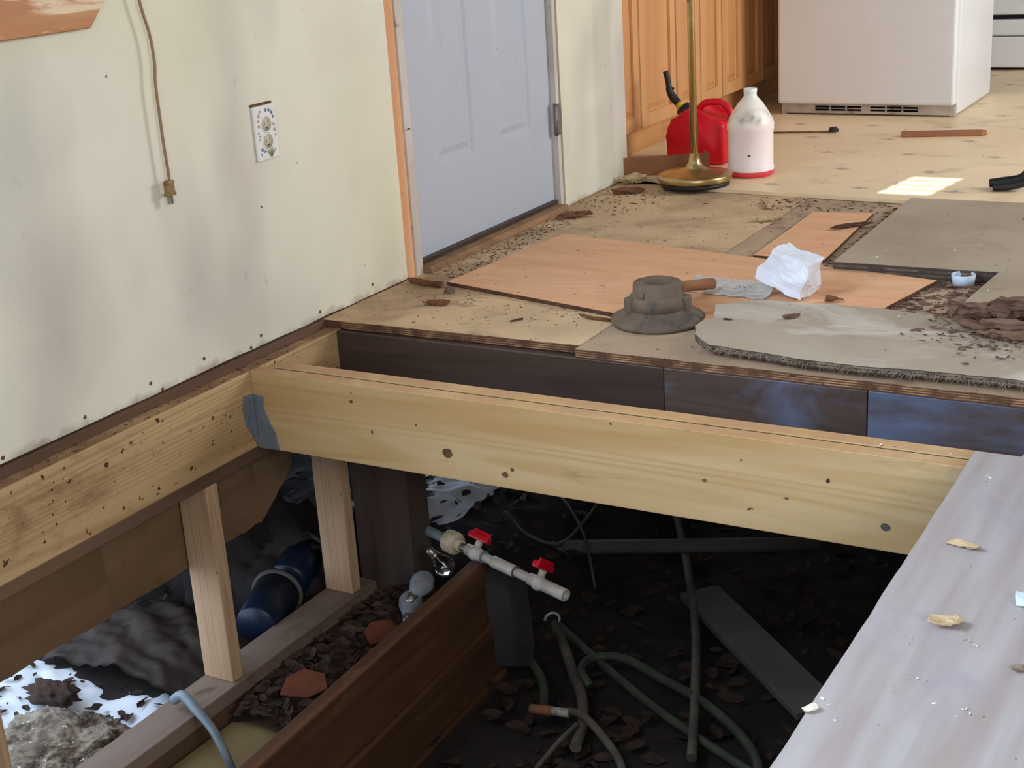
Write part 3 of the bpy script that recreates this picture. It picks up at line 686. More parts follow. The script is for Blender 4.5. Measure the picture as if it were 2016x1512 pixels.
blob('leaf_clump', -0.42, 2.035, -0.80, 0.065, 0.035, 0.028, 'leaf', 'small rusty brown leaf clump in the middle of the snow', 'leaf clump', 0.5, 6, 4, 9)
blob('earth_mound', -0.36, 2.80, -0.84, 0.32, 0.26, 0.22, 'earth', 'dark earth mound behind the blue bucket between the posts', 'mound', 0.3, 6, 5, 5)
# crumpled tarp
bm = bm_new()
def tarp_z(x, y):
    u = (x + 0.62) / 0.52; v = (y - 2.12) / 0.42
    h = 0.10 * math.sin(math.pi * min(1, max(0, u))) ** 0.5 * math.sin(math.pi * min(1, max(0, v))) ** 0.5
    return -0.835 + h + 0.03 * noise.noise(Vector((x * 9 + y * 4, y * 14, 3))) + 0.012 * noise.noise(Vector((x * 30, y * 40, 6)))
heightfield(bm, -0.60, -0.10, 2.16, 2.55, 50, 40, tarp_z)
bmesh.ops.solidify(bm, geom=bm.faces[:], thickness=0.004)
one('tarp', bm, 'tarp', 'crumpled grey brown tarp between the snow and the middle post', 'tarp')
# blue buckets lying down
def bucket(loc, axis, L, r0, r1, lab, sub=True):
    t = thing('bucket', loc, lab, 'bucket', group='blue buckets behind the sill')
    q = Vector(axis).normalized().to_track_quat('Z', 'Y').to_matrix().to_4x4()
    bm = bm_new(); lathe(bm, [(0, 0), (r0 * 0.93, 0), (r0, 0.008), (r1, L), (r1 - 0.003, L), (r0 - 0.004, 0.012), (0, 0.006)], 32, q); finish('bucket_body', bm, 'bluepl', t)
    bm = bm_new(); lathe(bm, [(r1, L - 0.012), (r1 + 0.008, L - 0.010), (r1 + 0.008, L - 0.002), (r1, L)], 32, q); finish('rim', bm, 'slate', t)
    return t
bucket((-0.088, 2.415, -0.735), (-0.10, 0.30, 0.02), 0.17, 0.054, 0.062, 'dark blue plastic bucket lying behind the sill, its round end towards the camera')
bucket((-0.150, 2.625, -0.722), (-0.06, 0.3, 0.05), 0.14, 0.056, 0.062, 'second blue bucket lying half hidden behind the pale corner post')
# clear bottle behind the sheathing
t = thing('plastic_bottle', (-0.27, 2.70, -0.66), 'clear plastic bottle catching a small glint in the dark between the posts', 'bottle')
q = Vector((-0.15, -0.5, 0.75)).normalized().to_track_quat('Z', 'Y').to_matrix().to_4x4()
bm = bm_new(); lathe(bm, [(0, 0), (0.026, 0), (0.03, 0.01), (0.03, 0.13), (0.012, 0.165), (0.012, 0.185)], 24, q); finish('bottle_body', bm, 'clear', t)
bm = bm_new(); lathe(bm, [(0.013, 0.185), (0.0145, 0.186), (0.0145, 0.2), (0, 0.2)], 20, q); finish('cap', bm, 'bag', t)
# grey bent pipe over the sill
bm = bm_new(); p = spline([(-0.01, 2.035, -0.712), (0.026, 2.028, -0.690), (0.082, 2.006, -0.700), (0.139, 1.987, -0.72), (0.190, 1.963, -0.75), (0.215, 1.955, -0.79)], 6)
tube(bm, p, [0.0125 - 0.004 * i / len(p) for i in range(len(p))], 14); one('bent_pipe', bm, 'pvcgrey', 'bent pale grey pipe reaching over the sill plank beside the middle post', 'pipe')

# light bulbs in the trough
def bulb(loc, axis, lab, glass, s=1.0):
    t = thing('light_bulb', loc, lab, 'light bulb', group='bulbs by the low plank wall')
    q = Vector(axis).normalized().to_track_quat('Z', 'Y').to_matrix().to_4x4()
    bm = bm_new(); lathe(bm, [(0, 0.0), (0.013 * s, 0.002), (0.024 * s, 0.012 * s), (0.030 * s, 0.028 * s), (0.028 * s, 0.044 * s), (0.019 * s, 0.064 * s), (0.0145 * s, 0.078 * s)], 28, q); finish('bulb_glass', bm, glass, t)
    bm = bm_new(); lathe(bm, [(0.0145 * s, 0.077 * s), (0.014 * s, 0.080 * s), (0.0125 * s, 0.083 * s), (0.014 * s, 0.087 * s), (0.0125 * s, 0.091 * s), (0.012 * s, 0.1 * s), (0.005 * s, 0.106 * s), (0, 0.106 * s)], 20, q); finish('screw_base', bm, 'metal', t)
bulb((0.244, 2.715, -0.665), (0.05, -1, -0.30), 'frosted light bulb leaning on the top plank, nearer of the two', 'frost', 1.05)
bulb((0.290, 2.755, -0.672), (-0.35, -0.25, 0.6), 'round clear light bulb under the white pipe union', 'clear', 0.9)
bulb((0.226, 2.665, -0.700), (0.45, -1, -0.3), 'dusty frosted light bulb lying lowest beside the dark post', 'frost', 1.05)

# PVC pipe assembly with valves
A = Vector((-0.06, 2.895, -0.588)); B = Vector((0.668, 2.692, -0.634)); ax = (B - A).normalized(); LT = (B - A).length
pv = thing('pvc_pipe_run', A, 'white plastic pipe run with two red valve handles sticking out over the low plank wall', 'pipe')
q = ax.to_track_quat('Z', 'Y').to_matrix().to_4x4()
def seg(name, a, b, r, mat, n=24, hollow=False, chamf=0.001, parent=pv, ribs=0):
    bm = bm_new()
    prof = [(0, a), (r - chamf, a), (r, a + chamf), (r, b - chamf), (r - chamf, b)]
    prof += [(r * 0.72, b), (r * 0.72, b - 0.02), (0, b - 0.02)] if hollow else [(0, b)]
    lathe(bm, prof, n, q)
    if ribs:
        for i in range(ribs):
            a_ = 2 * math.pi * i / ribs
            m = q @ Matrix.Rotation(a_, 4, 'Z') @ Matrix.Translation((r, 0, (a + b) / 2))
            box(bm, -0.001, 0.0018, -0.0022, 0.0022, -(b - a) * 0.36, (b - a) * 0.36, m)
    return finish(name, bm, mat, parent)
def tpos(px): return px
U = 0.352
seg('grey_pipe', 0.0, U - 0.03, 0.0135, 'pvcgrey')
un = seg('union_nut', U - 0.030, U + 0.008, 0.028, 'pvccream', 40, ribs=20)
seg('union_collar', U + 0.008, U + 0.024, 0.016, 'pvccream')
seg('steel_nipple', U + 0.024, U + 0.045, 0.0115, 'metal')
def valve(c, flip):
    v = seg('valve_body', c - 0.030, c + 0.030, 0.0155, 'pvc')
    bm = bm_new(); bmesh.ops.create_uvsphere(bm, u_segments=20, v_segments=12, radius=0.0205, matrix=q @ Matrix.Translation((0, 0, c)))
    for f in bm.faces: f.smooth = True
    finish('valve_bulge', bm, 'pvc', pv)
    side = (ax.cross(Vector((0, 0, 1)))).normalized() * -1
    d = (Vector((0, 0, 1)) * 0.75 + side * 0.55).normalized()
    s0 = ax * c
    bm = bm_new(); tube(bm, [s0 + d * 0.012, s0 + d * 0.034], 0.0095, 16); finish('valve_stem', bm, 'pvc', pv)
    h = ax if not flip else (d.cross(ax)).normalized()
    bm = bm_new(); m = Matrix.Translation(s0 + d * 0.040) @ Matrix((( *h, 0), (*(d.cross(h)), 0), (*d, 0), (0, 0, 0, 1))).transposed()
    bbox(bm, -0.040, 0.030, -0.011, 0.011, -0.008, 0.010, 0.005, 2, m); bbox(bm, -0.030, 0.028, -0.003, 0.003, 0.008, 0.019, 0.001, 1, m)
    finish('valve_handle', bm, 'redplastic', pv)
valve(U + 0.075, False)
seg('pipe_piece', U + 0.103, U + 0.150, 0.0118, 'pvc')
seg('ring_band', U + 0.104, U + 0.110, 0.0165, 'pvcgrey')
seg('coupling', U + 0.140, U + 0.222, 0.0152, 'pvc')
seg('ring_band', U + 0.219, U + 0.2225, 0.0157, 'plate')
seg('pipe_piece', U + 0.222, U + 0.280, 0.0118, 'pvc')
valve(U + 0.300, True)
seg('socket_end', U + 0.318, U + 0.392, 0.0158, 'pvc', hollow=True)

# hoses on the crawl space ground
def hose(name, pts, r, mat, lab, group='hoses in the hole', k=8):
    bm = bm_new(); tube(bm, spline(pts, k), r, 10); one(name, bm, mat, lab, 'hose', group)
hose('hose', [(0.14, 3.30, -0.93), (0.186, 3.267, -0.955), (0.330, 3.159, -0.985), (0.431, 3.060, -0.99), (0.544, 2.917, -1.0), (0.608, 2.835, -1.0), (0.66, 2.74, -1.01), (0.70, 2.62, -1.0)], 0.015, 'hosegrey', 'thick dusty grey hose leading away from under the white pipe')
hose('hose', [(0.350, 3.151, -0.985), (0.558, 3.010, -0.99), (0.790, 2.862, -0.995), (0.998, 2.756, -1.0), (1.20, 2.66, -1.0)], 0.0115, 'hose', 'straight dull green hose running diagonally across the hole')
hose('hose', [(0.60, 2.90, -1.01), (0.560, 2.93, -0.985), (0.568, 2.990, -0.98), (0.645, 3.018, -0.98), (0.769, 2.973, -0.985), (0.907, 2.914, -0.985), (1.038, 2.822, -0.985), (1.123, 2.731, -0.99), (1.18, 2.60, -0.99)], 0.0125, 'hose', 'green hose curling in a long arc towards the near plywood')
hose('hose', [(0.30, 3.01, -1.0), (0.354, 2.966, -0.99), (0.457, 2.879, -0.99), (0.520, 2.796, -0.99), (0.552, 2.731, -1.0)], 0.0125, 'hose', 'short green hose bend beside the end of the low plank wall')
hose('hose', [(0.60, 2.75, -1.0), (0.651, 2.736, -0.985), (0.711, 2.701, -0.985), (0.814, 2.615, -0.99), (0.86, 2.56, -1.0)], 0.0105, 'hosegrey', 'short grey hose end lying lowest in the hole')
hose('hose', [(0.30, 4.12, -0.98), (0.357, 4.008, -0.98), (0.510, 3.735, -0.985), (0.665, 3.434, -0.985), (0.767, 3.219, -0.985), (0.902, 2.886, -0.985), (0.98, 2.68, -0.99)], 0.013, 'hosegrey', 'dim hose running straight back under the doubled joist')
hose('cable', [(0.0, 3.70, -0.80), (0.046, 3.654, -0.79), (0.195, 3.544, -0.80), (0.336, 3.404, -0.84), (0.42, 3.30, -0.95)], 0.004, 'hosegrey', 'thin grey cable hanging below the doubled joist', 'thin cables in the crawl space')
hose('cable', [(0.06, 3.40, -0.83), (0.088, 3.381, -0.80), (0.190, 3.326, -0.83), (0.300, 3.344, -0.84), (0.313, 3.590, -0.80), (0.369, 3.70, -0.78), (0.5, 3.8, -0.9)], 0.0045, 'hosegrey', 'thin looping cable behind the red valve handle', 'thin cables in the crawl space')
hose('cable', [(0.669, 2.69, -0.985), (0.66, 2.60, -0.99), (0.657, 2.49, -1.0)], 0.007, 'hosegrey', 'pale rope end at the very bottom of the hole', 'thin cables in the crawl space')
t = thing('pipe_fitting', (0.52, 2.72, -0.995), 'pale pipe fitting joined to the short green hose bend', 'pipe')
bm = bm_new(); tube(bm, [(0, 0, 0), (0.06, 0.008, 0.004)], 0.013, 16); finish('fitting_body', bm, 'cardboard', t)
bm = bm_new(); tube(bm, [(0.058, 0.008, 0.004), (0.105, 0.013, 0.006)], 0.0115, 16); finish('fitting_nut', bm, 'pvc', t)
t = thing('hose_clamp', (0.375, 3.115, -0.968), 'pale ring clamp round the thick dusty hose', 'clamp')
bm = bm_new(); tube(bm, [Vector((0, 0, 0)) + Vector((0.65, 0.55, 0)).normalized() * 0.021 * math.cos(a) + Vector((0, 0, 0.021)) * math.sin(a) for a in [i * math.pi / 12 for i in range(24)]], 0.004, 8, closed=True); finish('clamp_band', bm, 'pvc', t)
bm = bm_new(); tube(bm, [(0.105, 3.36, -0.905), (0.78, 3.66, -0.905), (0.95, 3.735, -0.905)], 0.022, 14); one('drain_pipe', bm, 'dimboard', 'dim drain pipe lying behind the white valves', 'pipe')
bm = bm_new(); bbox(bm, 0, 0.70, -0.062, 0.062, 0, 0.022, 0.003); bmesh.ops.rotate(bm, verts=bm.verts, cent=(0, 0, 0), matrix=Matrix.Rotation(-0.745, 3, 'Z')); bmesh.ops.translate(bm, verts=bm.verts, vec=(0.675, 3.465, -1.0))
one('loose_board', bm, 'dimboard', 'loose grey board lying aslant in the dark right half of the hole', 'board')

# =================================================================== LOOSE SHEETS ON THE FLOOR
def sheet_thing(name, pts, z0, z1, mat, lab, cat, amp=0.0015, group=None):
    bm = floor_poly('', pts, z0, z1, mat, amp)
    return one(name, bm, mat, lab, cat, group)
sheet_thing('plywood_sheet', [(0.139, 3.073), (0.703, 2.937), (1.26, 2.90), (1.274, 3.139), (1.334, 3.439), (0.188, 3.652)], 0.0005, 0.0105, 'orangeply', 'large clean orange plywood sheet lying in front of the door', 'plywood', 0.0008)
sheet_thing('plywood_strip', [(0.813, 3.560), (0.800, 4.104), (0.977, 4.132), (1.010, 3.560)], 0.0005, 0.009, 'orangeply', 'small orange plywood strip beside the big grey sheet', 'plywood', 0.0008)
sheet_thing('grey_sheet', [(1.061, 3.473), (1.052, 4.27), (2.9, 4.27), (2.9, 3.50)], 0.0005, 0.030, 'greysheet', 'big smooth grey brown sheet on the right in front of the kitchen floor', 'sheet', 0.001)
B_pts = [(0.915, 3.03), (0.952, 2.93), (0.935, 2.86), (0.960, 2.80), (1.02, 2.735), (1.12, 2.722), (1.221, 2.705), (1.375, 2.70), (1.55, 2.715), (1.75, 2.71), (2.4, 2.71), (2.4, 3.04), (1.62, 3.05), (1.477, 3.075), (1.293, 3.113), (1.006, 3.100)]
fb = sheet_thing('felted_board', B_pts, 0.0108, 0.026, 'feltboard', 'worn grey felted board with a frayed near edge, right of the iron flange', 'board', 0.007)
sheet_thing('grey_sheet', [(1.450, 3.100), (1.475, 3.46), (1.90, 3.46), (1.90, 3.10)], 0.0265, 0.036, 'greysheet', 'small grey sheet corner beside the white cup at the right edge', 'sheet', 0.002)
# frayed fibres along the near edge of the felted board
bm = bm_new()
for _ in range(420):
    x = random.uniform(0.97, 1.85); y = 2.74 - 0.035 * min(1, max(0, (x - 0.97) / 0.3)) + random.uniform(-0.01, 0.01)
    p0 = Vector((x, y, 0.022)); d = Vector((random.uniform(-1, 1), -1.0 + random.uniform(-0.4, 0.6), random.uniform(-0.6, 0.2))) * random.uniform(0.006, 0.02)
    tube(bm, [p0, p0 + d * 0.6, p0 + d + Vector((0, 0, -0.004))], [0.0006, 0.0005, 0.0003], 3, False)
bmesh.ops.translate(bm, verts=bm.verts, vec=-fb.location)
o = finish('frayed_fibres', bm, 'fibre', fb); o['kind'] = 'stuff'

# rotted wood pile at the right edge
rot = [(1.50, 3.09, 0.045, 0.11, 0.05, 0.035, 0.3, 'dark rotted wood lump at the left end of the pile'), (1.585, 3.085, 0.060, 0.13, 0.075, 0.05, -0.1, 'largest grey rotted wood lump on top of the pile'), (1.60, 3.02, 0.040, 0.16, 0.04, 0.028, -0.15, 'flat reddish rotted wood slab in the middle of the pile'),
       (1.52, 3.01, 0.034, 0.10, 0.04, 0.018, 0.1, 'crumbly red brown splinter at the near left of the pile'), (1.63, 2.955, 0.036, 0.14, 0.03, 0.024, 0.05, 'long pale grey splinter at the near right of the pile'), (1.57, 2.96, 0.032, 0.09, 0.03, 0.014, -0.25, 'thin dark splinter at the front of the pile'), (1.70, 3.03, 0.048, 0.14, 0.09, 0.05, 0.2, 'brown rotted block cut off by the right picture edge')]
for i, (x, y, z, lx, ly, lz, r, lab) in enumerate(rot):
    bm = bm_new(); chunk(bm, x, y, z, lx, ly, lz, r, 26); bmesh.ops.subdivide_edges(bm, edges=bm.edges[:], cuts=4, use_grid_fill=True); bmesh.ops.triangulate(bm, faces=bm.faces[:]); roughen(bm, 0.010, 28, i); roughen(bm, 0.006, 80, i)
    one('rotted_wood', bm, 'rot', lab, 'wood chunk', 'rotted wood pile')
bm = bm_new()
for _ in range(420):
    x = random.gauss(1.60, 0.10); y = random.gauss(2.98, 0.075)
    if 1.38 < x < 1.9 and 2.76 < y < 3.10: chunk(bm, x, y, 0.0275 + random.uniform(0, 0.005), random.uniform(0.004, 0.026), random.uniform(0.003, 0.009), random.uniform(0.002, 0.006), random.gauss(0, 0.4), 7)
for _ in range(320):
    x = random.uniform(1.28, 1.5); y = random.uniform(3.08, 3.46)
    chunk(bm, x, y, 0.003, random.uniform(0.005, 0.04), random.uniform(0.004, 0.012), random.uniform(0.003, 0.008), random.gauss(0, 0.35), 7)
o = finish('rot_crumbs', bm, 'rot'); tag(o, 'reddish rotted wood crumbs spread around the pile on the right', 'crumbs', kind='stuff')

# dirt and crumbs over the subfloor
bm = bm_new()
def scatter(n, x0, x1, y0, y1, z, smin=0.003, smax=0.012, flat=0.5):
    for _ in range(n):
        s = random.uniform(smin, smax)
        chunk(bm, random.uniform(x0, x1), random.uniform(y0, y1), z + s * 0.12, s * random.uniform(1, 2.6), s * random.uniform(0.4, 0.8), s * 0.35, random.uniform(0, 3.1), 6)
scatter(620, 0.035, 0.13, 3.14, 3.98, 0.0, 0.002, 0.008)       # along the threshold
scatter(260, 0.0, 0.26, 3.95, 4.45, 0.0, 0.002, 0.009)
scatter(170, 0.2, 1.05, 3.6, 4.33, 0.0, 0.002, 0.007)
scatter(130, 0.55, 1.05, 4.14, 4.31, 0.0, 0.003, 0.012)
scatter(160, 1.015, 1.06, 3.5, 4.26, 0.0, 0.004, 0.012)       # gap beside the grey sheet
scatter(110, 0.15, 1.33, 2.95, 3.5, 0.0108, 0.001, 0.0045)
scatter(150, 0.02, 0.75, 2.74, 3.02, 0.0, 0.001, 0.005)
scatter(160, 0.12, 0.75, 2.92, 3.06, 0.0, 0.002, 0.007)
scatter(90, 0.5, 1.9, 4.45, 5.7, 0.012, 0.001, 0.005)
scatter(60, 1.05, 1.6, 3.5, 4.25, 0.030, 0.001, 0.004)
scatter(70, 1.68, 2.1, 1.3, 2.38, 0.0, 0.0008, 0.003)
scatter(200, 0.004, 0.048, 1.5, 2.65, -0.02, 0.002, 0.007)
scatter(260, 1.07, 1.55, 3.44, 3.475, 0.0, 0.003, 0.012)
o = finish('floor_crumbs', bm, 'crumb'); tag(o, 'brown dirt and wood crumbs scattered over the torn up floor', 'dirt', kind='stuff')
bm = bm_new()
for (x, y, z) in ((1.16, 3.62, 0.030), (1.15, 3.54, 0.030), (1.155, 3.535, 0.030), (1.37, 3.72, 0.03), (1.40, 3.75, 0.03), (1.31, 3.73, 0.03), (1.33, 3.66, 0.03), (1.45, 3.70, 0.03), (1.17, 3.40, 0.011), (1.19, 3.415, 0.011), (1.20, 3.40, 0.011), (1.40, 3.2, 0.002), (1.49, 3.3, 0.036), (1.39, 3.27, 0.003), (1.70, 2.28, 0), (1.80, 1.72, 0), (1.665, 1.50, 0), (1.76, 1.60, 0), (1.83, 1.55, 0), (1.93, 1.47, 0), (1.34, 3.05, 0.026), (1.42, 2.98, 0.026), (1.30, 4.2, 0.03), (0.70, 4.28, 0.0), (0.40, 4.1, 0), (1.62, 2.42, -0.019), (1.50, 2.41, -0.019)):
    for _ in range(3): chunk(bm, x + random.gauss(0, 0.006), y + random.gauss(0, 0.006), z + 0.001, random.uniform(0.003, 0.012), random.uniform(0.002, 0.006), 0.002, random.uniform(0, 3), 7)
o = finish('plaster_flakes', bm, 'paperwhite'); tag(o, 'tiny white plaster flakes dotted over the boards', 'flakes', kind='stuff')

# single chips one can pick out
def chip(x, y, z, L, w, h, r, mat, lab, name='wood_chip', tilt=0.0, group='wood chips on the floor'):
    bm = bm_new(); chunk(bm, x, y, z + h / 2, L, w, h, r, 18, tilt); bmesh.ops.subdivide_edges(bm, edges=bm.edges[:], cuts=2, use_grid_fill=True); bmesh.ops.triangulate(bm, faces=bm.faces[:]); roughen(bm, h * 0.35, 70, x); roughen(bm, h * 0.2, 200, x)
    zmin = min(v.co.z for v in bm.verts)
    for v in bm.verts: v.co.z += z + 0.0003 - zmin
    return one(name, bm, mat, lab, 'wood chip', group)
chip(0.105, 3.89, 0.0, 0.13, 0.026, 0.018, 0.82, 'chip', 'dark splinter lying at the foot of the right door jamb')
chip(0.105, 4.27, 0.0, 0.12, 0.05, 0.018, 0.5, 'chip', 'dark wood scrap to the left of the brass lamp base')
chip(0.06, 4.42, 0.0, 0.10, 0.05, 0.03, 0.3, 'palechip', 'dusty pinkish rubble piece at the end of the cardboard strip')
chip(0.62, 4.20, 0.0, 0.14, 0.02, 0.010, -1.1, 'palechip', 'pale bone coloured splinter behind the small orange strip')
chip(0.70, 4.00, 0.0, 0.09, 0.05, 0.014, 0.5, 'palechip', 'pale flaky scrap left of the small orange strip')
chip(0.97, 3.94, 0.0095, 0.16, 0.022, 0.012, 0.92, 'crumb', 'dark pointed splinter lying across the small orange strip')
chip(1.155, 3.18, 0.0108, 0.05, 0.022, 0.014, 0.2, 'chip', 'curled brown chip on the orange sheet right of the white bag')
chip(0.215, 2.90, 0.0, 0.085, 0.022, 0.012, 0.25, 'chip', 'thin brown splinter on the dusty subfloor left of the orange sheet')
chip(0.19, 3.005, 0.0, 0.03, 0.022, 0.016, 0.6, 'iron', 'small grey flake at the left corner of the orange sheet')
chip(0.48, 2.84, 0.0, 0.04, 0.006, 0.004, 1.0, 'crumb', 'tiny dark splinter on the subfloor in front of the orange sheet')
chip(0.66, 2.905, 0.0, 0.10, 0.014, 0.008, -0.15, 'chip', 'thin splinter beside the left rim of the iron flange')
chip(0.075, 3.055, 0.0, 0.15, 0.02, 0.014, -0.2, 'chip', 'brown stick at the foot of the orange door stud')
chip(0.99, 2.92, 0.026, 0.022, 0.008, 0.004, 0.1, 'crumb', 'tiny brown sliver on the felted board near the iron flange')
chip(1.12, 2.975, 0.0265, 0.055, 0.016, 0.010, 0.9, 'rot', 'weathered chip on the felted board', )
chip(1.727, 2.005, 0.0, 0.055, 0.022, 0.010, -0.15, 'palechip', 'pale splintered wood flake on the near plywood, further one')
chip(1.76, 1.755, 0.0, 0.045, 0.030, 0.012, 0.1, 'palechip', 'pale yellow crumbly flake on the near plywood, nearer one')
chip(1.868, 1.672, 0.0, 0.020, 0.012, 0.008, 0.5, 'insul', 'small grey nugget on the near plywood')
chip(1.66, 1.478, 0.0, 0.022, 0.012, 0.007, 0.9, 'paperwhite', 'white flake on the very edge of the near plywood')
chip(1.842, 1.853, 0.0, 0.024, 0.04, 0.010, 0.2, 'cup', 'pale blue plastic scrap at the right edge of the near plywood')
chip(1.43, 4.06, 0.030, 0.03, 0.008, 0.006, 0.3, 'crumb', 'small dark chip on the big grey sheet')
bm = bm_new(); chunk(bm, 0.8, 5.42, 0.012 + 0.008, 0.30, 0.028, 0.016, 0.25, 20); bm.free()
bm = bm_new(); prism(bm, [(-0.15, -0.022), (0.14, -0.022), (0.16, 0.0), (0.135, 0.022), (-0.15, 0.020)], 0.0, 0.018); bmesh.ops.bevel(bm, geom=bm.edges[:], offset=0.002, segments=1, affect='EDGES')
bmesh.ops.transform(bm, matrix=Matrix.Translation((0.862, 5.445, 0.0125)) @ Matrix.Rotation(0.255, 4, 'Z'), verts=bm.verts); one('wood_stick', bm, 'cardboard', 'red brown wooden stick on the vinyl floor in front of the fridge', 'stick')
t = thing('wire_brush', (0.43, 5.45, 0.0125), 'thin dark stick with a bristly end lying behind the plastic jug', 'brush', 0.24)
bm = bm_new(); tube(bm, [(-0.25, 0, 0.005), (0.0, 0, 0.005)], 0.0035, 8); finish('handle', bm, 'chip', t)
bm = bm_new(); chunk(bm, 0.012, 0, 0.012, 0.04, 0.03, 0.024, 0, 20); finish('bristles', bm, 'black', t)

# iron flange
fl = thing('iron_flange', (0.806, 2.945, 0.0005), 'dusty cast iron flange with a round hole on the plywood edge', 'flange')
bm = bm_new(); lathe(bm, [(0.031, 0.036), (0.031, 0.0), (0.108, 0.0), (0.112, 0.004), (0.111, 0.011), (0.098, 0.018), (0.076, 0.030), (0.070, 0.036), (0.031, 0.036)], 48); roughen(bm, 0.0015, 40); finish('base_plate', bm, 'iron', fl)
bm = bm_new(); lathe(bm, [(0.060, 0.030), (0.071, 0.034), (0.068, 0.060), (0.062, 0.066), (0.058, 0.068), (0.0575, 0.092), (0.053, 0.096), (0.033, 0.096), (0.030, 0.092), (0.030, 0.03), (0.060, 0.030)], 40); roughen(bm, 0.0012, 50); finish('collar', bm, 'iron', fl)
for a in (-2.35, 0.15, 1.9):
    m = Matrix.Rotation(a, 4, 'Z')
    bm = bm_new(); bbox(bm, 0.050, 0.080, -0.014, 0.014, 0.026, 0.066, 0.005, 2, m); finish('lug', bm, 'iron', fl)
for a in (-1.9, 0.7):
    m = Matrix.Rotation(a, 4, 'Z') @ Matrix.Translation((0.0565, 0, 0))
    bm = bm_new(); bbox(bm, -0.003, 0.006, -0.012, 0.012, 0.068, 0.082, 0.002, 1, m); finish('boss', bm, 'iron', fl)
bm = bm_new(); tube(bm, [(0.815, 3.075, 0.050), (0.850, 3.175, 0.034)], [0.0135, 0.0145], 20); one('dowel', bm, 'cardboard', 'brown round dowel stub poking out behind the iron flange', 'dowel')
# white bag with its film tail
bg_ = thing('plastic_bag', (1.03, 3.21, 0.0108), 'crumpled white plastic bag on the orange sheet', 'bag', -0.1)
bm = bm_new(); bmesh.ops.create_cube(bm, size=1.0); bmesh.ops.subdivide_edges(bm, edges=bm.edges[:], cuts=9, use_grid_fill=True)
for v in bm.verts:
    c = v.co; k = 1.0 - 0.22 * (c.z + 0.5)
    v.co = Vector((c.x * 0.125 * k, c.y * 0.105 * k, c.z * 0.085 + 0.0425))
bmesh.ops.rotate(bm, verts=bm.verts, cent=(0, 0, 0), matrix=Matrix.Rotation(0.35, 3, 'Y'))
for v in bm.verts:
    v.co += Vector(noise.noise_vector(v.co * 22)) * 0.010 + Vector(noise.noise_vector(v.co * 60)) * 0.0035
mz = min(v.co.z for v in bm.verts)
for v in bm.verts: v.co.z -= mz
for f in bm.faces: f.smooth = False
finish('bag_body', bm, 'bag', bg_)
bm = bm_new()
heightfield(bm, -0.275, -0.03, -0.075, 0.070, 34, 18, lambda x, y: 0.003 + 0.007 * abs(noise.noise(Vector((x * 34, y * 40, 1)))) + 0.020 * max(0, min(1, (x + 0.11) / 0.07)) * max(0, 1 - abs(y - 0.01) / 0.05))
for v in list(bm.verts):
    e = 0.016 * noise.noise(Vector((v.co.x * 30, 1, 0)))
    if v.co.y > 0.045 or v.co.y < -0.05: v.co.y += 2 * e
    if v.co.x < -0.25: v.co.x += 1.5 * 0.016 * noise.noise(Vector((v.co.y * 40, 5, 0)))
for f in bm.faces: f.smooth = False
bmesh.ops.solidify(bm, geom=bm.faces[:], thickness=-0.002)
finish('film_tail', bm, 'ceramic', bg_)
bm = bm_new()
for _ in range(26):
    x = random.uniform(-0.16, -0.09); y = random.uniform(-0.04, 0.0)
    tube(bm, [(x, y, 0.0115), (x + random.uniform(-0.006, 0.006), y + random.uniform(-0.004, 0.004), 0.0125)], 0.0005, 3, False)
o = finish('print_marks', bm, 'crumb', bg_); o['kind'] = 'stuff'
# cup
cu = thing('plastic_cup', (1.393, 3.455, 0.0), 'small pale blue plastic lid cup lying by the grey sheet edge', 'cup')
bm = bm_new(); lathe(bm, [(0, 0), (0.026, 0), (0.029, 0.026), (0.027, 0.027), (0.0245, 0.003), (0, 0.003)], 32); finish('cup_body', bm, 'cup', cu)
bm = bm_new(); chunk(bm, 0.008, 0.004, 0.017, 0.024, 0.020, 0.018, 0.4, 16); finish('dirt_lump', bm, 'chip', cu)

# =================================================================== KITCHEN END
# floor lamp
lp = thing('floor_lamp', (0.293, 4.405, 0.0125), 'worn brass floor lamp standing at the end of the wall', 'lamp')
bm = bm_new(); lathe(bm, [(0, 0.0), (0.116, 0.0), (0.116, 0.014), (0, 0.014)], 48); finish('felt_ring', bm, 'black', lp)
bm = bm_new(); lathe(bm, [(0.0, 0.0145), (0.114, 0.0145), (0.122, 0.017), (0.125, 0.022), (0.125, 0.034), (0.122, 0.038), (0.112, 0.041), (0.080, 0.046), (0.050, 0.052), (0.031, 0.060), (0.021, 0.076), (0.0150, 0.104), (0, 0.104)], 64); finish('lamp_base', bm, 'brass', lp)
bm = bm_new(); tube(bm, [(0, 0, 0.102), (-0.004, 0, 0.75), (-0.008, 0, 1.42)], 0.0122, 24); finish('pole', bm, 'brass', lp)
bm = bm_new(); lathe(bm, [(0.02, 1.40), (0.06, 1.44), (0.17, 1.50), (0.171, 1.502), (0.06, 1.445), (0.015, 1.42)], 40); finish('lamp_bowl', bm, 'brass', lp)
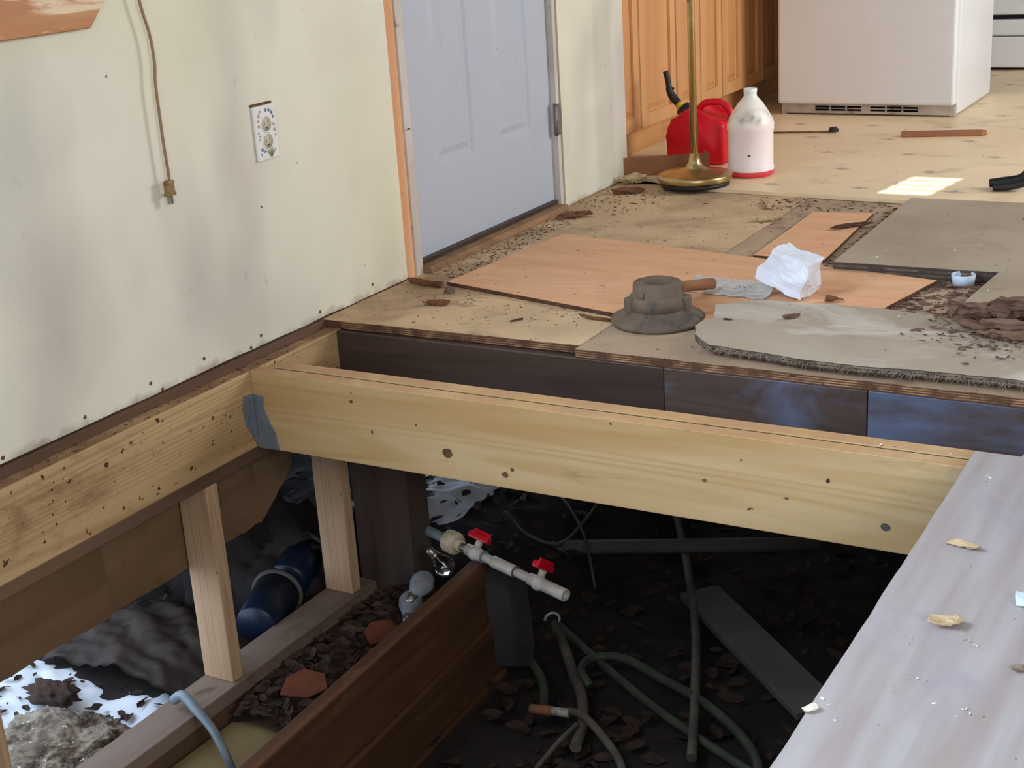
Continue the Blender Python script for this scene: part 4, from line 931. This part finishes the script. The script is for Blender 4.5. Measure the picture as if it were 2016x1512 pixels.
# plastic jug
jg = thing('plastic_jug', (0.418, 4.60, 0.0125), 'open translucent white plastic jug with pink fluid in its bottom', 'jug')
bm = bm_new(); lathe(bm, [(0, 0.0), (0.070, 0.0), (0.0775, 0.006), (0.079, 0.016), (0.0785, 0.020)], 48); finish('fluid', bm, 'pinkliquid', jg)
bm = bm_new()
lathe(bm, [(0.0785, 0.020), (0.079, 0.030), (0.0765, 0.034), (0.0765, 0.150), (0.079, 0.156), (0.079, 0.176), (0.075, 0.190), (0.060, 0.216), (0.042, 0.244), (0.026, 0.262), (0.0215, 0.268), (0.0215, 0.278), (0.0225, 0.280), (0.0225, 0.294), (0.0175, 0.294), (0.0175, 0.262)], 48); finish('jug_body', bm, 'jug', jg)
bm = bm_new(); chunk(bm, 0.022, -0.077, 0.078, 0.014, 0.003, 0.006, 0.2, 10); finish('mark', bm, 'black', jg)
# gas can
gc = thing('gas_can', (0.160, 4.815, 0.0125), 'red plastic fuel can with a black spout beside the jug', 'fuel can')
bm = bm_new()
prof = [(-0.112, 0.0), (0.105, 0.0), (0.110, 0.02), (0.108, 0.145), (0.085, 0.160), (0.045, 0.163), (0.005, 0.178), (-0.020, 0.196), (-0.050, 0.190), (-0.085, 0.150), (-0.108, 0.140), (-0.113, 0.10)]
F_ = [bm.verts.new((x, -0.085, z)) for x, z in prof]; K_ = [bm.verts.new((x, 0.085, z)) for x, z in prof]
bm.faces.new(F_); bm.faces.new(K_[::-1])
for i in range(len(prof)): bm.faces.new((F_[i], K_[i], K_[(i + 1) % len(prof)], F_[(i + 1) % len(prof)]))
bmesh.ops.bevel(bm, geom=[e for e in bm.edges], offset=0.012, segments=3, affect='EDGES', profile=0.5)
for f in bm.faces: f.smooth = True
finish('can_body', bm, 'redplastic', gc)
bm = bm_new(); tube(bm, spline([(-0.018, 0, 0.180), (0.0, 0, 0.204), (0.030, 0, 0.212), (0.065, 0, 0.210), (0.095, 0, 0.190), (0.105, 0, 0.160), (0.102, 0, 0.135)], 5), 0.0125, 14); finish('handle', bm, 'redplastic', gc)
bm = bm_new(); d = Vector((-0.55, 0, 0.55)).normalized(); p0 = Vector((-0.058, 0, 0.166))
tube(bm, [p0, p0 + d * 0.034], [0.030, 0.028], 24); finish('collar', bm, 'black', gc)
bm = bm_new(); tube(bm, [p0 + d * 0.034, p0 + d * 0.055], [0.0185, 0.0165], 20); finish('yellow_ring', bm, 'yellow', gc)
bm = bm_new(); tube(bm, spline([p0 + d * 0.055, p0 + d * 0.085, p0 + d * 0.108 + Vector((0.004, 0, 0.008)), p0 + d * 0.112 + Vector((0.0, 0, 0.045)), p0 + d * 0.112 + Vector((-0.008, 0, 0.075))], 5), [0.0145] * 8 + [0.013] * 4 + [0.0105] * 9, 16); finish('spout', bm, 'black', gc)
bm = bm_new(); bbox(bm, -0.005, 0.010, -0.004, 0.004, -0.004, 0.006, 0.001, 1, Matrix.Translation(p0 + d * 0.112 + Vector((0.014, 0, 0.012)))); finish('spout_catch', bm, 'black', gc)
# cardboard tray
cb = thing('cardboard_strip', (0.013, 4.475, 0.0005), 'low brown cardboard strip standing behind the lamp base', 'cardboard', math.atan2(0.140, 0.236))
bm = bm_new(); bbox(bm, -0.05, 0.285, 0.0, 0.007, 0.0, 0.078, 0.001, 1); finish('front_flap', bm, 'cardboard', cb)
bm = bm_new(); bbox(bm, 0.278, 0.285, 0.007, 0.075, 0.0, 0.074, 0.001, 1); finish('side_flap', bm, 'cardboard', cb)

# base cabinets
def cabinet(y0, y1, doors, lab):
    c = thing('base_cabinet', (-0.12, (y0 + y1) / 2, 0.0125), lab, 'cabinet', group='maple base cabinets')
    ym = (y0 + y1) / 2
    bm = bm_new(); bbox(bm, -0.66, 0.0, y0 - ym, y1 - ym - 0.001, 0.100, 0.86, 0.001, 1); finish('cabinet_body', bm, 'cabinet', c)
    bm = bm_new(); box(bm, -0.62, -0.045, y0 - ym, y1 - ym - 0.001, 0.0, 0.0995); finish('toe_kick', bm, 'toekick', c)
    for a, b in doors:
        a -= ym; b -= ym; st = 0.052
        bm = bm_new(); cells(bm, [a, a + st, b - st, b], [0.103, 0.103 + st, 0.84 - st, 0.84], [(a + st, b - st, 0.103 + st, 0.84 - st)], 0.001, 0.020, (1, 2, 0))
        bmesh.ops.bevel(bm, geom=[e for e in bm.edges if e.calc_face_angle(0) > 0.5], offset=0.003, segments=2, affect='EDGES')
        dr = finish('door', bm, 'cabinet', c)
        bm = bm_new(); rings = []
        for ins, x in ((0.0, 0.010), (0.006, 0.008), (0.028, 0.016)):
            rings.append([bm.verts.new((x, y, z)) for y, z in ((a + st + ins, 0.103 + st + ins), (b - st - ins, 0.103 + st + ins), (b - st - ins, 0.84 - st - ins), (a + st + ins, 0.84 - st - ins))])
        back = [bm.verts.new((0.002, v.co.y, v.co.z)) for v in rings[0]]
        rings.insert(0, back)
        for A_, B_ in zip(rings, rings[1:]):
            for i in range(4): bm.faces.new((A_[i], A_[(i + 1) % 4], B_[(i + 1) % 4], B_[i]))
        bm.faces.new(rings[-1]); bm.faces.new(back[::-1])
        finish('door_panel', bm, 'cabpanel', dr)
cabinet(4.505, 5.18, [(4.52, 4.840), (4.846, 5.177)], 'maple base cabinet nearest the wall end, behind the fuel can')
cabinet(5.18, 5.655, [(5.184, 5.420), (5.426, 5.652)], 'second maple base cabinet, behind the lamp pole')
cabinet(5.655, 6.13, [(5.659, 5.892), (5.898, 6.127)], 'third maple base cabinet, above the jug neck')
cabinet(6.13, 6.62, [(6.134, 6.372), (6.378, 6.617)], 'maple base cabinet half hidden by the fridge')
bm = bm_new(); bbox(bm, -0.79, -0.07, 4.505, 6.62, 0.873, 0.91, 0.004); one('countertop', bm, 'cabinet', 'worktop lying on the maple base cabinets', 'countertop')

# fridge
fr = thing('fridge', (0.435, 5.86, 0.0125), 'almond white fridge with a dirty base grille standing on the vinyl floor', 'fridge')
bm = bm_new(); bbox(bm, -0.370, 0.372, 0.056, 0.66, 0.006, 1.68, 0.006); finish('fridge_body', bm, 'applwhite', fr)
bm = bm_new(); bbox(bm, -0.368, 0.370, 0.0, 0.050, 0.046, 1.15, 0.012, 3); finish('fridge_door', bm, 'applwhite', fr)
bm = bm_new(); bbox(bm, -0.368, 0.370, 0.0, 0.050, 1.165, 1.68, 0.012, 3); finish('freezer_door', bm, 'applwhite', fr)
bm = bm_new(); box(bm, -0.36, 0.362, 0.05, 0.056, 0.05, 1.67); finish('gasket', bm, 'slate', fr)
hs = []
for gx in (-0.21, 0.025):
    for i in range(3):
        for (z0, z1) in ((0.0165, 0.0255), (0.029, 0.038)):
            hs.append((gx + i * 0.068, gx + i * 0.068 + 0.062, z0, z1))
us = sorted({-0.335, 0.345} | {h[0] for h in hs} | {h[1] for h in hs}); zs = sorted({0.006, 0.044} | {h[2] for h in hs} | {h[3] for h in hs})
bm = bm_new(); cells(bm, us, zs, hs, 0.020, 0.030, (0, 2, 1)); finish('base_grille', bm, 'grille', fr)
bm = bm_new(); box(bm, -0.33, 0.34, 0.040, 0.0555, 0.008, 0.044); finish('grille_back', bm, 'shadowblack', fr)
for x in (-0.345, 0.357):
    bm = bm_new(); bbox(bm, x - 0.012, x + 0.012, 0.022, 0.055, 0.0, 0.044, 0.002); finish('foot', bm, 'grille', fr)
for x in (-0.33, 0.33):
    bm = bm_new(); tube(bm, [(x, 0.60, 0.0), (x, 0.60, 0.01)], 0.02, 14); finish('roller', bm, 'black', fr)
bm = bm_new(); bbox(bm, 0.33, 0.345, -0.045, -0.03, 0.62, 1.10, 0.004); bbox(bm, 0.33, 0.345, -0.031, 0.0, 0.62, 0.65, 0.003); bbox(bm, 0.33, 0.345, -0.031, 0.0, 1.07, 1.10, 0.003); finish('door_handle', bm, 'applwhite', fr)
# stove
sv = thing('stove', (0.90, 7.30, 0.0125), 'white stove at the far right behind the fridge', 'stove')
bm = bm_new(); bbox(bm, -0.38, 0.38, 0.03, 0.66, 0.022, 0.90, 0.005); finish('stove_body', bm, 'stovewhite', sv)
bm = bm_new(); box(bm, -0.36, 0.36, 0.06, 0.60, 0.0, 0.021); finish('plinth', bm, 'shadowblack', sv)
bm = bm_new(); bbox(bm, -0.375, 0.375, 0.0, 0.029, 0.012, 0.160, 0.010, 3); finish('drawer', bm, 'stovewhite', sv)
bm = bm_new(); bbox(bm, -0.375, 0.375, -0.006, 0.029, 0.165, 0.242, 0.012, 3); finish('drawer_lip', bm, 'stovewhite', sv)
bm = bm_new(); box(bm, -0.375, 0.375, 0.012, 0.0295, 0.243, 0.262); finish('door_gap', bm, 'shadowblack', sv)
bm = bm_new(); bbox(bm, -0.375, 0.375, -0.004, 0.029, 0.263, 0.78, 0.010, 3); finish('oven_door', bm, 'stovewhite', sv)
# rubber-footed stand at the right edge
st = thing('floor_stand', (1.33, 4.53, 0.0125), 'white leg with black rubber feet cut off by the right picture edge', 'stand')
bm = bm_new(); tube(bm, spline([(-0.105, 0.005, 0.016), (-0.06, 0.012, 0.022), (-0.01, 0.012, 0.032), (0.02, 0.01, 0.06)], 5), [0.013, 0.014, 0.014, 0.014, 0.015, 0.015, 0.015, 0.015, 0.016, 0.016, 0.017, 0.017, 0.018, 0.018, 0.018, 0.018], 14); finish('rubber_foot', bm, 'black', st)
bm = bm_new(); tube(bm, spline([(-0.085, -0.035, 0.013), (-0.04, -0.03, 0.016), (0.01, -0.015, 0.03), (0.03, 0.0, 0.06)], 5), 0.0125, 14); finish('rubber_foot', bm, 'black', st)
bm = bm_new(); tube(bm, [(0.022, 0.005, 0.05), (0.024, 0.005, 0.095)], 0.019, 16); finish('boot', bm, 'black', st)
bm = bm_new(); tube(bm, [(0.024, 0.005, 0.094), (0.034, 0.005, 0.75)], 0.014, 16); finish('leg', bm, 'cup', st)

# =================================================================== THINGS ON THE WALL
# decorated outlet plate
ot = thing('outlet_plate', (0.0, 2.568, 0.425), 'white ceramic outlet plate painted with small flowers on the wall', 'outlet')
bm = bm_new(); bbox(bm, 0.0005, 0.008, -0.040, 0.040, 0.0, 0.125, 0.004, 3); finish('plate', bm, 'ceramic', ot)
for zc in (0.0825, 0.0435):
    bm = bm_new(); lathe(bm, [(0.0185, 0), (0.0195, 0.001), (0.0185, 0.0016), (0.0165, 0.0016)], 28, Matrix.Translation((0.0078, 0.0, zc)) @ Matrix.Rotation(math.pi / 2, 4, 'Y')); finish('socket_ring', bm, 'ceramic', ot)
    bm = bm_new(); lathe(bm, [(0, 0.0012), (0.0165, 0.0012), (0.0165, 0), (0, 0)], 28, Matrix.Translation((0.0078, 0.0, zc)) @ Matrix.Rotation(math.pi / 2, 4, 'Y')); sk = finish('socket', bm, 'ivory', ot)
    for dy in (-0.006, 0.006):
        bm = bm_new(); box(bm, 0.0086, 0.0092, dy - 0.0008, dy + 0.0008, zc - 0.001, zc + 0.007); finish('slot', bm, 'shadowblack', sk)
    bm = bm_new(); tube(bm, [(0.0086, 0, zc - 0.009), (0.0092, 0, zc - 0.009)], 0.0022, 10); finish('slot', bm, 'shadowblack', sk)
def petal(y, z, r, mat, sy=1.0):
    bm = bm_new(); lathe(bm, [(0, 0.0008), (r * 0.8, 0.0007), (r, 0)], 9, Matrix.Translation((0.0079, y, z)) @ Matrix.Rotation(math.pi / 2, 4, 'Y'), True, (1.0, sy)); finish('painted_flower', bm, mat, ot)
for (y, z, r, m_) in ((0.004, 0.114, 0.005, 'inkblue'), (0.015, 0.112, 0.0045, 'inkblue'), (0.024, 0.106, 0.005, 'inkblue'), (0.027, 0.096, 0.004, 'inkblue'), (-0.018, 0.112, 0.004, 'inkpink'), (-0.023, 0.103, 0.005, 'inkpink'), (-0.026, 0.092, 0.004, 'inkpink'), (-0.026, 0.08, 0.0045, 'inkpink'), (-0.029, 0.064, 0.0028, 'inkgreen'), (-0.025, 0.057, 0.0028, 'inkgreen'), (-0.028, 0.05, 0.0025, 'inkgreen'), (0.027, 0.078, 0.0045, 'inkpink'), (0.028, 0.066, 0.005, 'inkpink'), (0.030, 0.053, 0.003, 'inkpink'), (-0.022, 0.026, 0.005, 'inkblue'), (-0.014, 0.021, 0.0035, 'inkblue'), (-0.026, 0.015, 0.003, 'inkblue')):
    petal(y, z, r, m_)
for i in range(7):
    a = -0.75 + i * 0.25
    bm = bm_new(); tube(bm, [(0.0082, 0.008, 0.006), (0.0082, 0.008 + 0.024 * math.sin(a), 0.006 + 0.022 * math.cos(a))], [0.0018, 0.0008], 6); finish('painted_leaf', bm, 'inkgreen', ot)
bm = bm_new(); bbox(bm, 0.0, 0.004, -0.042, 0.034, 0.1255, 0.131, 0.001, 1); finish('torn_rim', bm, 'chip', ot)
# hanging cord with plug
cd = thing('lamp_cord', (0.01, 2.2, 0.40), 'brown cord with an old plug hanging down the wall under the window', 'cord')
bm = bm_new(); tube(bm, spline([Vector((0.012, y - 2.2, z - 0.40)) for y, z in ((2.16, 1.50), (2.175, 1.25), (2.195, 0.95), (2.204, 0.816), (2.219, 0.749), (2.2225, 0.693), (2.2165, 0.647), (2.2155, 0.585), (2.2155, 0.521), (2.2175, 0.467), (2.2175, 0.445))], 6), 0.0032, 8)
finish('cable', bm, 'cord', cd)
bm = bm_new(); bbox(bm, 0.004, 0.020, 0.004, 0.024, 0.016, 0.047, 0.004, 2); bbox(bm, 0.005, 0.019, 0.0, 0.028, 0.014, 0.021, 0.002, 1); bbox(bm, 0.006, 0.018, 0.002, 0.027, 0.040, 0.046, 0.002, 1); finish('plug_body', bm, 'plug', cd)
bm = bm_new(); tube(bm, [(-0.01, -0.04, 1.10), (0.014, -0.04, 1.105)], 0.002, 8); finish('nail', bm, 'metal', cd)
for y in (0.0085, 0.0165):
    bm = bm_new(); box(bm, 0.008, 0.016, y - 0.001, y + 0.001, -0.003, 0.015); finish('prong', bm, 'metal', cd)
